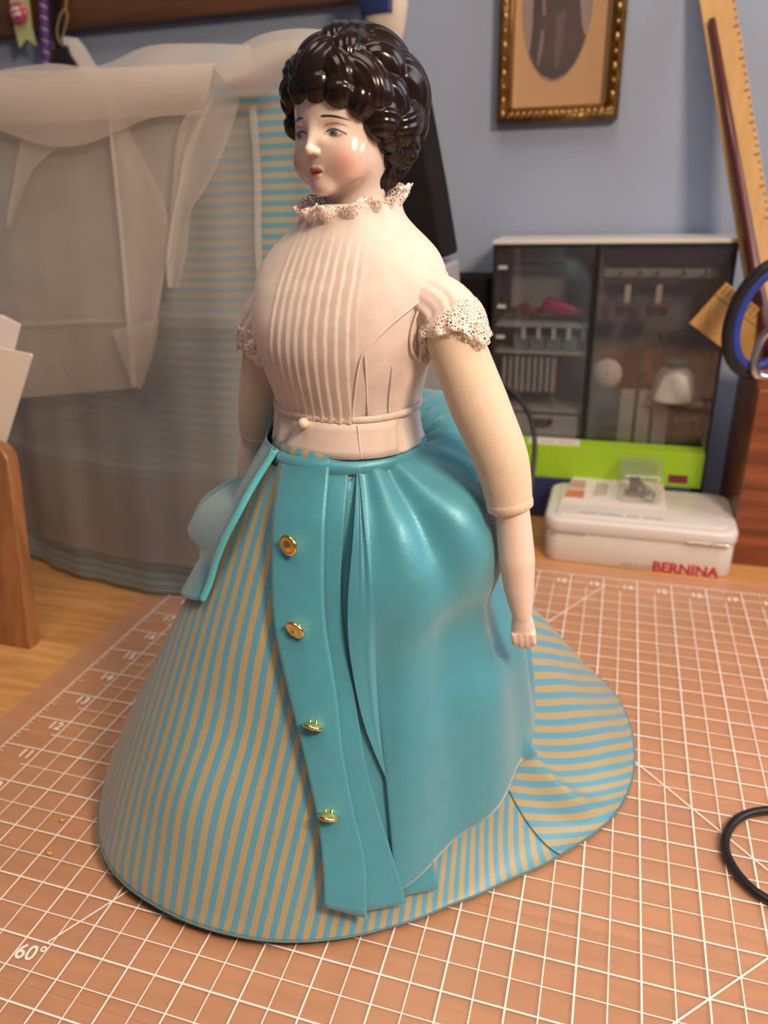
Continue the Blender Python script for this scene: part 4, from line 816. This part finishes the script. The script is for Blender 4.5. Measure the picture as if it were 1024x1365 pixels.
# (shanks are part of each button's mesh below)
for o_ in [o for o in bpy.data.objects if o.name.split('.')[0] == 'button']:
    me = o_.data; vv = np.array([tuple(v.co) for v in me.vertices]) / S + BASE[o_.name]; c = vv.mean(0)
    nr = np.array([c[0] - AX[0], c[1] - AX[1], 0]); nr /= np.linalg.norm(nr); sd = np.cross(nr, (0, 0, 1))
    lp_ = tube(spline([c - nr * 0.10 + sd * 0.05 + [0, 0, .08], c + nr * 0.0 + sd * 0.045 + [0, 0, .02], c - sd * 0.045 + [0, 0, .02], c - nr * 0.10 - sd * 0.05 + [0, 0, .08]], 14), 0.014, 6)
    nv, nf = join((vv, [list(p.vertices) for p in me.polygons]), lp_); m2 = bpy.data.meshes.new('button'); m2.from_pydata(((nv - BASE[o_.name]) * S).tolist(), [], [list(map(int, f)) for f in nf]); m2.polygons.foreach_set('use_smooth', [True] * len(m2.polygons)); m2.materials.append(M['gold']); o_.data = m2

# ------------------------------------------------------------------ blouse
TZ = np.array([(7.56, 1.36, 1.18, 1.18), (7.9, 1.29, 1.12, 1.12), (8.22, 1.25, 1.09, 1.09), (8.5, 1.30, 1.17, 1.1), (8.9, 1.42, 1.31, 1.12), (9.3, 1.52, 1.41, 1.1), (9.7, 1.58, 1.40, 1.08), (10.1, 1.62, 1.27, 1.04), (10.4, 1.60, 1.10, .99), (10.65, 1.46, .95, .90), (10.85, 1.24, .83, .80), (11.02, 1.0, .73, .74), (11.2, .80, .67, .68), (11.4, .72, .63, .64)])
def lean(z): k = 0.068 * np.maximum(np.asarray(z, float) - 7.7, 0); return k
zs_ = np.linspace(0, len(TZ) - 1, 300); TF = spline(TZ, 300)
def torso(th, z, off=0.0):
    a = np.interp(z, TF[:, 0], TF[:, 1]); bf = np.interp(z, TF[:, 0], TF[:, 2]); bb = np.interp(z, TF[:, 0], TF[:, 3]); t = np.radians(th); s, c = np.sin(t), np.cos(t)
    b = np.where(c > 0, bf, bb); e = 2 / 2.2
    x = np.sign(s) * np.abs(s) ** e * a; y = np.sign(c) * np.abs(c) ** e * b; n_ = np.hypot(s, c)
    x = x + off * s; y = y + off * c
    return np.stack([AX[0] + x * DL[0] + y * DF[0] + 0.957 * lean(z), AX[1] + x * DL[1] + y * DF[1] + 0.289 * lean(z), np.zeros_like(x) + z], -1)
n1, m1 = 90, 120
TH, ZZ = np.meshgrid(np.linspace(0, 360, m1, endpoint=False), np.linspace(7.58, 11.38, n1))
wr = 0.02 * np.sin(np.radians(TH) * 17 + ZZ * 2) * sstep(8.8, 7.9, ZZ) + 0.015 * np.sin(np.radians(TH) * 9 - ZZ * 5)
hdip = np.where(ZZ < 7.5, 0, 0)
blo = ob('blouse', grid(torso(TH, ZZ, wr), True), M['batiste'], doll, solid=0.02, label='white batiste blouse with a tucked front')
EZ = np.array([(8.16, 37), (8.6, 39), (9.2, 42), (9.45, 47), (9.7, 56), (9.9, 66), (10.08, 78), (10.22, 92), (10.32, 110), (10.42, 150), (10.5, 180), (11.4, 180)])
ez = spline(EZ, 200); tcn = 12.0; THG = np.linspace(-180, 180, 420)
zr_ = np.concatenate([np.linspace(8.16, 10.0, 70), np.linspace(10.02, 10.5, 40), np.linspace(10.54, 11.36, 24)]); ncol = 420; B = np.zeros((len(zr_), ncol, 3))
for i, z in enumerate(zr_):
    h_ = np.interp(z, ez[:, 0], ez[:, 1]) ; lo_, hi_ = (2 * 2.0 - h_, h_) if h_ < 150 else (-h_, h_)
    h2 = min(h_, 180); th = np.clip(THG, max(4 - h2, -180), h2); P0_ = torso(th, z, 0.0); tq = math.radians(tcn + 90); tv_ = math.sin(tq) * DL + math.cos(tq) * DF; arc = ((P0_[:, 0] - AX[0] - 0.957 * lean(z)) * tv_[0] + (P0_[:, 1] - AX[1] - 0.289 * lean(z)) * tv_[1]) * float(np.interp(z, [8.2, 9.4, 10.4, 11.0], [1.08, 0.96, 1.0, 1.15])); arc = np.where(np.abs((th - tcn + 180) % 360 - 180) < 85, arc, 9.0); fz = sstep(11.1, 10.5, z)
    k = arc / 0.158; saw = (k - np.floor(k)); tuck = np.where(np.abs(arc) < 0.74, 0.028 * saw * sstep(0, .10, 1 - saw), 0.010) * fz
    B[i] = torso(th, z, 0.035 + tuck + 0.012 * np.sin(z * 3 + th * 0.05))
bib = ob('tucked_front', grid(B), M['batiste'], blo, solid=0.022, label='tucked bib front and yoke')
eb = B[:, -1]; ob('bib_edge', tube(np.array([torso(np.array(np.interp(z, ez[:, 0], ez[:, 1])), z, 0.06) for z in np.linspace(8.2, 10.36, 60)]), 0.02, 6), M['batiste'], bib)
wp = [torso(np.linspace(0, 360, 100, endpoint=False), z, o_) for z, o_ in ((8.16, 0.03), (8.17, 0.06), (8.25, 0.065), (8.27, 0.03))]
ob('waist_welt', grid(np.array(wp), True), M['batiste'], blo)
tb_ = np.array([[torso(np.array(float(t0 + (75 - t0) * s)), z, 0.055 + 0.03 * (1 - s) * (1 - (z - 7.58) / .6)) for s in np.linspace(0, 1, 24)] for z, t0 in ((8.16, -2), (8.03, -5), (7.88, -8), (7.73, -12), (7.60, -15))])
ob('peplum_tab', grid(tb_), M['batiste'], blo, solid=0.02)
c = torso(np.array(2.0), 8.14, 0.14); ob('pearl_button', ellipsoid(c, (0.092, 0.092, 0.088), 20, 12), M['pearl'], blo, label='small pearl button')
def ruffle(cen, ex_, ey_, ez_, r0, r1, h0, h1, waves, amp, n_=260, a0=0.0, a1=2 * np.pi, ph=0.0, rows=7):
    g = np.zeros((rows, n_, 3)); a = np.linspace(a0, a1, n_)
    for i in range(rows):
        t = i / (rows - 1); w_ = amp * t * np.sin(waves * a + ph + 1.5 * np.sin(3 * a)); r = r0 + (r1 - r0) * t + w_; h = h0 + (h1 - h0) * t + amp * 0.5 * t * np.cos(waves * a * 0.5 + 1) + (0.03 * np.abs(np.sin(waves * a * 1.7)) if i == rows - 1 else 0)
        g[i] = np.array(cen) + (r * np.cos(a))[:, None] * np.array(ex_) + (r * np.sin(a))[:, None] * np.array(ey_) + h[:, None] * np.array(ez_)
    return g
FX = np.array([DL[0], DL[1], 0]); FY = np.array([DF[0], DF[1], 0.0]); tiltz = np.array([-DF[0] * 0.12, -DF[1] * 0.12, 1.0])
colc = dp(0.0, -0.02, 11.2) + np.array((0.957, 0.289, 0)) * 0.235
FYt = FY + np.array((0, 0, -0.16)); FXt = FX + np.array((0, 0, 0.03))
ob('lace_collar', grid(ruffle(colc, FXt, FYt, (0, 0, 1), 0.71, 0.86, -0.06, 0.27, 15, 0.10)), M['lace'], blo, solid=0.012, label='gathered white lace collar')
ob('neck_band', grid(ruffle(colc, FXt, FYt, (0, 0, 1), 0.76, 0.73, -0.12, 0.03, 0, 0.0, 80, rows=3)), M['batiste'], blo, solid=0.03)

# ------------------------------------------------------------------ arms
def arm(nm, cl, rc, fl_, rf, hand_dir, side, lab):
    up = ob(nm, tube(spline(cl, 40), np.interp(np.linspace(0, 1, 40), np.linspace(0, 1, len(rc)), rc), 28), M['muslin'], doll, label=lab)
    sp = spline(fl_, 36); rr = np.interp(np.linspace(0, 1, 36), np.linspace(0, 1, len(rf)), rf)
    parts = [tube(sp, rr, 24)]
    w = sp[-1]; d = np.array(hand_dir, float); d /= np.linalg.norm(d); toc = CAMC - w; toc[2] = 0; toc /= np.linalg.norm(toc)
    sx = np.cross(d, toc); sx /= np.linalg.norm(sx); sx = sx if sx[0] > 0 else -sx; fy = np.cross(sx, d); fy = fy if fy @ toc > 0 else -fy     # sx across the knuckles, fy back of the hand
    palm = []
    for t, wx, wy in ((-0.2, .165, .16), (0.0, .172, .15), (0.16, .195, .14), (0.30, .215, .13), (0.42, .205, .11), (0.47, .15, .08)):
        a = np.linspace(0, 2 * np.pi, 20, endpoint=False); palm.append(w + d * t + np.cos(a)[:, None] * sx * wx + np.sin(a)[:, None] * fy * wy)
    parts.append(loft(palm))
    for k, (ox, ln) in enumerate(((-0.148, .15), (-0.05, .20), (0.048, .20), (0.142, .15))):
        b = w + d * 0.27 + sx * ox + fy * 0.075; ln += 0.1; f_ = spline([b, b + d * ln * 0.62 - fy * 0.012, b + d * ln - fy * 0.09, b + d * ln * 0.88 - fy * 0.18], 12); parts.append(tube(f_, np.interp(np.linspace(0, 1, 12), [0, .8, 1], [.070, .066, .052]), 10))
    b = w + d * 0.12 + sx * 0.11 * side - fy * 0.10; f_ = spline([b, b + d * 0.14 + sx * 0.05 * side - fy * 0.06, b + d * 0.30 + sx * 0.0 * side - fy * 0.10], 10); parts.append(tube(f_, np.interp(np.linspace(0, 1, 10), [0, 1], [.068, .045]), 10))
    fo = ob('forearm', join(*parts), M['bisque'], up, label='bisque porcelain forearm and hand')
    q_ = fo.modifiers.new('fuse', 'REMESH'); q_.mode = 'VOXEL'; q_.voxel_size = 0.018 * S; q_.use_smooth_shade = True
    q_ = fo.modifiers.new('soften', 'SMOOTH'); q_.factor = 0.5; q_.iterations = 9
    cu_ = spline(cl, 40)[-1]; dd = spline(cl, 40)[-1] - spline(cl, 40)[-3]
    ob('cuff', tube([cu_ - dd * 0.9, cu_ - dd * .3, cu_ + dd * 0.15, cu_ + dd * 0.4], [rc[-1] * 1.0, rc[-1] * 1.04, rc[-1] * 1.02, rc[-1] * 0.82], 28), M['muslin'], up)
    return up
clL = [dp(1.32, 0.05, 10.2), onv(590, 415, 11.85), onv(607, 457, 11.75), onv(639, 540, 11.65), onv(668, 612, 11.58), onv(680, 674, 11.55)]
flL = [onv(681, 668, 11.55), onv(684, 692, 11.55), onv(689, 745, 11.5), onv(692, 785, 11.48), onv(696, 822, 11.46)]
armL = arm('arm', clL, [.42, .42, .43, .46, .43, .365], flL, [.27, .285, .30, .25, .165], onv(703, 900, 11.44) - onv(696, 822, 11.46), -1, 'stuffed muslin arm hanging at the doll\'s left side')
clR = [dp(-1.15, 0, 10.1), onv(357, 430, 12.9), onv(355, 470, 13.0), onv(350, 520, 13.1), onv(346, 555, 13.15), onv(345, 578, 13.2)]
flR = [onv(344, 574, 13.2), onv(338, 600, 13.2), onv(336, 640, 13.2), onv(337, 680, 13.2), onv(340, 720, 13.2)]
armR = arm('arm', clR, [.40, .40, .42, .45, .42, .365], flR, [.27, .285, .30, .25, .165], onv(342, 780, 13.2) - onv(340, 720, 13.2), 1, 'stuffed muslin arm mostly hidden at the doll\'s right side')
def sleeve(cl, sgn, par):
    sp = spline(cl[:4], 30); T_ = np.gradient(sp, axis=0); T_ /= np.linalg.norm(T_, axis=1)[:, None]; a = np.linspace(0, 2 * np.pi, 120, endpoint=False); rows = []; lrows = []
    i1 = 15
    for i in range(0, i1 + 3):
        u_ = np.array((0, 0, 1.0)); u_ -= T_[i] * (u_ @ T_[i]); u_ /= np.linalg.norm(u_); w_ = np.cross(T_[i], u_)
        t = i / i1; r = 0.36 + 0.13 * math.sin(min(t, 1) * 1.7) + 0.016 * t * np.sin(11 * a + 1) + 0.012 * np.sin(19 * a) * t
        cc = sp[i] + T_[i] * 0.10 * t
        ring = cc + (r * np.cos(a))[:, None] * u_ * 1.04 + (r * np.sin(a))[:, None] * w_
        ring += T_[i] * (0.14 * t * np.cos(a * 2 + 0.4)[:, None] + 0.05 * t * np.cos(5 * a)[:, None])
        if i <= i1: rows.append(ring)
        if i >= i1 - 5: lrows.append(cc + (ring - cc) * (1.03 + 0.012 * (i - i1 + 5)) + (ring - cc) * (0.03 * (i - i1 + 5) / 7 * np.sin(17 * a))[:, None] + T_[i] * 0.04)
    s_ = ob('sleeve', grid(np.array(rows), True), M['batiste'], par, solid=0.015); ob('sleeve_lace', grid(np.array(lrows), True), M['lace'], par, solid=0.012)
sleeve(clL, 1, blo); sleeve(clR, -1, blo)
for t0_, z0_, z1_ in ((50, 8.3, 9.7), (44, 7.62, 8.14), (68, 8.3, 9.1)):
    ob('stitched_seam', tube(np.array([torso(np.array(t0_ - 5.0 * (z_ - z0_)), z_, 0.024 if z_ > 8.2 else 0.075) for z_ in np.linspace(z0_, z1_, 24)]), 0.011, 6), M['batiste'], blo)
ob('armhole_piping', tube(spline([torso(np.array(84.0), 10.15, .05), torso(np.array(76.0), 9.95, .06), torso(np.array(73.0), 9.6, .06), torso(np.array(76.0), 9.3, .05), torso(np.array(85.0), 9.1, .04)], 30), 0.022, 6), M['batiste'], blo)

# ------------------------------------------------------------------ head
HC = dp(0.02, 0.02, 12.42) + np.array((0.957, 0.289, 0)) * 0.255; hy = math.radians(-1.0)
HF = np.array([*(math.sin(hy) * DL + math.cos(hy) * DF), 0.0]); HL = np.array([*(math.cos(hy) * DL - math.sin(hy) * DF), 0.0]); HU = np.array((0, 0, 1.0))
def headw(p): return HC + p[..., 0:1] * HL + p[..., 1:2] * HF + p[..., 2:3] * HU
def sd_ell(p, c, r): q_ = (p - np.array(c)) / np.array(r); k0 = np.linalg.norm(q_, axis=-1); k1 = np.linalg.norm(q_ / np.array(r), axis=-1); return k0 * (k0 - 1) / np.maximum(k1, 1e-6)
def sd_cap(p, a, b, r):
    a, b = np.array(a, float), np.array(b, float); ba = b - a; h = np.clip(((p - a) @ ba) / (ba @ ba), 0, 1); return np.linalg.norm(p - a - h[..., None] * ba, axis=-1) - r
def smin(a, b, k): h = np.clip(0.5 + 0.5 * (b - a) / k, 0, 1); return b * (1 - h) + a * h - k * h * (1 - h)
def smax(a, b, k): return -smin(-a, -b, k)
def head_sdf(p):
    d = sd_ell(p, (0, -0.05, 0.22), (0.80, 0.92, 0.92))
    d = smin(d, sd_ell(p, (0, 0.20, -0.32), (0.64, 0.64, 0.60)), 0.25)
    d = smin(d, sd_ell(p, (0, 0.47, -0.62), (0.36, 0.30, 0.27)), 0.22)
    for s in (-1, 1):
        d = smin(d, sd_ell(p, (0.36 * s, 0.50, -0.45), (0.27, 0.27, 0.27)), 0.18)
    d = smin(d, sd_ell(p, (0, 0.70, -0.80), (0.17, 0.11, 0.12)), 0.14)                      # chin
    d = smin(d, sd_cap(p, (0, 0.78, 0.04), (0, 0.95, -0.29), 0.050), 0.10)                   # nose
    d = smin(d, sd_ell(p, (0, 0.935, -0.315), (0.064, 0.070, 0.056)), 0.05)
    for s in (-1, 1): d = smin(d, sd_ell(p, (0.07 * s, 0.87, -0.335), (0.05, 0.06, 0.045)), 0.04)
    for s in (-1, 1):
        d = smax(d, -sd_ell(p, (0.33 * s, 0.87, -0.07), (0.20, 0.13, 0.11)), 0.10)           # eye sockets
        d = smin(d, sd_ell(p, (0.32 * s, 0.645, -0.09), (0.16, 0.13, 0.095)), 0.035)          # eyeballs and lids
    d = smin(d, sd_ell(p, (0, 0.79, -0.56), (0.12, 0.07, 0.035)), 0.05); d = smin(d, sd_ell(p, (0, 0.78, -0.635), (0.09, 0.07, 0.035)), 0.045)
    d = smax(d, -sd_ell(p, (0, 0.87, -0.600), (0.12, 0.06, 0.012)), 0.02)
    for s in (-1, 1): d = smin(d, sd_ell(p, (0.76 * s, -0.05, -0.22), (0.06, 0.12, 0.18)), 0.08)   # ears under the curls
    d = smin(d, sd_cap(p, (0, -0.08, -0.4), (0, -0.05, -1.5), 0.47), 0.22)                  # neck
    return d
def star(fn, nphi, nel, lo_el=-88, hi_el=88):
    a = np.linspace(-np.pi, np.pi, nphi, endpoint=False); a = a - 0.42 * np.sin(a)          # finer towards the face
    e = np.radians(np.linspace(lo_el, hi_el, nel)); Aa, Ee = np.meshgrid(a, e); D = np.stack([np.cos(Ee) * np.sin(Aa), np.cos(Ee) * np.cos(Aa), np.sin(Ee)], -1)
    lo_ = np.full(Aa.shape, 0.15); hi_ = np.full(Aa.shape, 1.9)
    for _ in range(22):
        mid = (lo_ + hi_) / 2; ins = fn(D * mid[..., None]) < 0; lo_ = np.where(ins, mid, lo_); hi_ = np.where(ins, hi_, mid)
    return D * lo_[..., None]
HP = star(head_sdf, 420, 300)
X, Y, Z = HP[..., 0], HP[..., 1], HP[..., 2]; front = sstep(0.25, 0.45, Y)
skin = np.array((0.84, 0.665, 0.565)); C_ = np.zeros(HP.shape) + skin
def paint(mask, col): 
    global C_
    mask = np.clip(mask * front, 0, 1)[..., None]; C_ = C_ * (1 - mask) + np.array(col) * mask
AXs = np.abs(X)
paint(0.62 * np.exp(-((AXs - 0.48) / 0.22) ** 2 - ((Z + 0.47) / 0.21) ** 2), (0.72, 0.24, 0.17))
paint(0.25 * np.exp(-((AXs) / 0.1) ** 2 - ((Z + 0.80) / 0.1) ** 2), (0.75, 0.36, 0.28))
def arcz(c0, k, x0): return c0 - k * (AXs - x0) ** 2
bz = arcz(0.115, 0.8, 0.28) - 0.07 * (AXs - 0.28); bw = 0.011 * sstep(0.14, 0.22, AXs) * sstep(0.56, 0.36, AXs) + 0.004
paint(sstep(1.6, 0.7, np.abs(Z - bz) / bw) * sstep(0.14, 0.17, AXs) * sstep(0.56, 0.52, AXs), (0.035, 0.015, 0.010))
lz = arcz(0.02, 1.3, 0.32); paint(0.75 * sstep(1.5, 0.6, np.abs(Z - lz) / 0.012) * sstep(0.16, 0.20, AXs) * sstep(0.52, 0.46, AXs), (0.50, 0.20, 0.12))
ex = (AXs - 0.33); ue = -0.050 - 2.2 * ex ** 2 - 0.10 * ex; le = -0.142 + 1.6 * ex ** 2 - 0.06 * ex; eye = sstep(-0.008, 0.008, ue - Z) * sstep(-0.008, 0.008, Z - le)
paint(eye, (0.72, 0.66, 0.63))
xi = X + 0.035; ir = np.hypot(np.abs(X) - np.where(X > 0, 0.315, 0.345), Z + 0.095); paint(eye * sstep(0.072, 0.062, ir), (0.15, 0.17, 0.27)); paint(eye * sstep(0.060, 0.040, ir), (0.25, 0.28, 0.40)); paint(eye * sstep(0.028, 0.020, ir), (0.03, 0.03, 0.05))
paint(sstep(1.5, 0.6, np.abs(Z - ue) / 0.012) * sstep(0.165, 0.14, np.abs(ex - 0.01)), (0.10, 0.05, 0.04))
paint(0.5 * sstep(1.5, 0.6, np.abs(Z - le) / 0.007) * sstep(0.14, 0.11, np.abs(ex)), (0.40, 0.24, 0.20))
ml = np.abs(X); up_l = -0.540 - 0.30 * ml + 0.030 * np.sin(ml / 0.13 * 3.1) ; paint(sstep(-0.008, 0.008, up_l - Z) * sstep(-0.008, 0.008, Z + 0.606 - 0.05 * ml) * sstep(0.135, 0.115, ml), (0.60, 0.14, 0.09))
paint(sstep(-0.008, 0.008, -0.600 - Z) * sstep(1.1, 0.9, np.hypot(ml / 0.085, (Z + 0.600) / 0.055)), (0.62, 0.18, 0.12)); paint(sstep(0.010, 0.004, np.abs(Z + 0.603)) * sstep(0.13, 0.11, ml), (0.34, 0.04, 0.03))
paint(0.8 * sstep(0.026, 0.014, np.hypot((ml - 0.05) / 1.3, Z + 0.382)) * (Y > 0.8), (0.55, 0.16, 0.10)); paint(0.8 * sstep(0.018, 0.010, np.hypot(ml - 0.175, Z + 0.105)), (0.65, 0.20, 0.12))
hp = headw(HP)
pm = M['porcelain']; nt_ = pm.node_tree; at_ = nt_.nodes.new('ShaderNodeAttribute'); at_.attribute_name = 'paint'; nt_.links.new(at_.outputs['Color'], nt_.nodes['Principled BSDF'].inputs['Base Color'])
hv, hf = grid(hp, True); hf.append(list(range(420))[::-1]); hf.append(list(range(299 * 420, 300 * 420)))
hd_ = ob('head', (hv, hf), pm, doll, attrs={'paint': C_.reshape(-1, 3)}, label='glazed china head with painted blue eyes and rosy cheeks')

# ------------------------------------------------------------------ moulded curls
rc_ = np.random.default_rng(11)
cur = [(-62, .40, .22), (-38, .50, .21), (-14, .51, .20), (9, .50, .21), (31, .44, .22), (52, .30, .23), (70, .06, .27), (82, -.16, .22), (96, -.34, .22), (106, -.58, .26), (116, -.80, .24),
       (-52, .72, .27), (-24, .76, .28), (4, .80, .29), (30, .70, .30), (56, .56, .30), (80, .36, .31), (103, .08, .34), (124, -.28, .36), (132, -.66, .30),
       (-38, 1.02, .29), (4, 1.10, .30), (46, .98, .31), (82, .80, .34), (112, .55, .36), (140, .16, .38), (150, -.4, .36), (20, 1.24, .26), (-70, 1.1, .3), (120, 1.0, .34), (80, 1.18, .30), (-10, 1.3, .22), (60, 1.28, .22)]
cur += [(-a, z, s * 0.8) for a, z, s in cur if a > 60]
for a in range(150, 225, 18): cur += [(a, z + 0.1 * rc_.random(), .36) for z in (.9, .5, .1, -.3, -.7)]
BC, BR = np.array((-0.03, -0.10, 0.23)), np.array((0.87, 0.94, 0.885))
cen = []; 
for a, z, s in cur:
    t = math.radians(a); zz = (z - BC[2]) / BR[2]; zz = max(-1.1, min(0.985, zz)); cr = math.sqrt(max(0.05, 1 - min(zz * zz, 0.97)))
    sh = 1 - 0.20 * s
    cen.append(BC + BR * np.array((math.sin(t) * cr, math.cos(t) * cr, zz)) * np.array((sh, sh, sh)))
cen = np.array(cen); rad = np.array([c_[2] * 1.16 for c_ in cur])
a = np.linspace(-np.pi, np.pi, 520, endpoint=False); e = np.radians(np.linspace(-78, 89, 330)); Aa, Ee = np.meshgrid(a, e); D = np.stack([np.cos(Ee) * np.sin(Aa), np.cos(Ee) * np.cos(Aa), np.sin(Ee)], -1)
best = np.zeros(Aa.shape); 
ec = BC / BR; ed = D / BR; A2 = (ed ** 2).sum(-1); B2 = (ed * -ec).sum(-1); disc = B2 ** 2 - A2 * ((ec ** 2).sum() - 1); base_r = (-B2 + np.sqrt(np.maximum(disc, 0))) / A2
deg = np.abs(np.degrees(Aa)); HLN = np.array([(0, .42), (40, .36), (60, .17), (72, -.05), (84, -.22), (95, -.45), (108, -.80), (125, -.95), (180, -1.0)])
line_z = np.interp(deg, HLN[:, 0], HLN[:, 1]); hz_ = (D * base_r[..., None])[..., 2]
best = np.where(hz_ > line_z, base_r * 0.985, 0.3 + 0 * base_r)
for i in range(len(cen)):
    nrm_ = cen[i] / np.linalg.norm(cen[i]); dn = np.array((0, -0.35, -1.0)); dn = dn - nrm_ * (dn @ nrm_); dn /= max(np.linalg.norm(dn), 1e-6); sd_ = np.cross(nrm_, dn)
    an_ = rc_.uniform(-1.0, 1.0) + (0.6 if i % 2 else -0.6); tl_ = dn * math.cos(an_) + sd_ * math.sin(an_); st_k = 1.0 if i < 11 else rc_.uniform(1.25, 1.6)
    Mx = np.eye(3) - (1 - 1 / st_k) * np.outer(tl_, tl_); Dm = D @ Mx.T; cm = Mx @ cen[i]; rr_ = rad[i] * (1.0 if i < 11 else rc_.uniform(0.80, 0.98))
    A3 = (Dm ** 2).sum(-1); B3 = (Dm * cm).sum(-1); dsc = B3 ** 2 - A3 * ((cm ** 2).sum() - rr_ ** 2); ok = dsc > 0
    r_ = np.where(ok & (B3 > 0), (B3 + np.sqrt(np.maximum(dsc, 0))) / A3, 0)
    q_ = (D * r_[..., None] - cen[i]); oth = (q_ * np.cross(tl_, nrm_)).sum(-1); along = (q_ * tl_).sum(-1)
    r_ = r_ + np.where(r_ > 0, 0.007 * np.sin(oth * 48 + 10 * along * along / rad[i]), 0)
    h_ = np.clip(0.5 + 0.5 * (r_ - best) / 0.03, 0, 1); best = np.where(r_ > 0.4, best * (1 - h_) + r_ * h_ + 0.03 * h_ * (1 - h_) * (best > 0.45), best)
hr = headw(D * best[..., None]); hv, hf = grid(hr, True)
ob('hair', (hv, hf), M['hair'], hd_, label='glossy black-brown moulded curls')
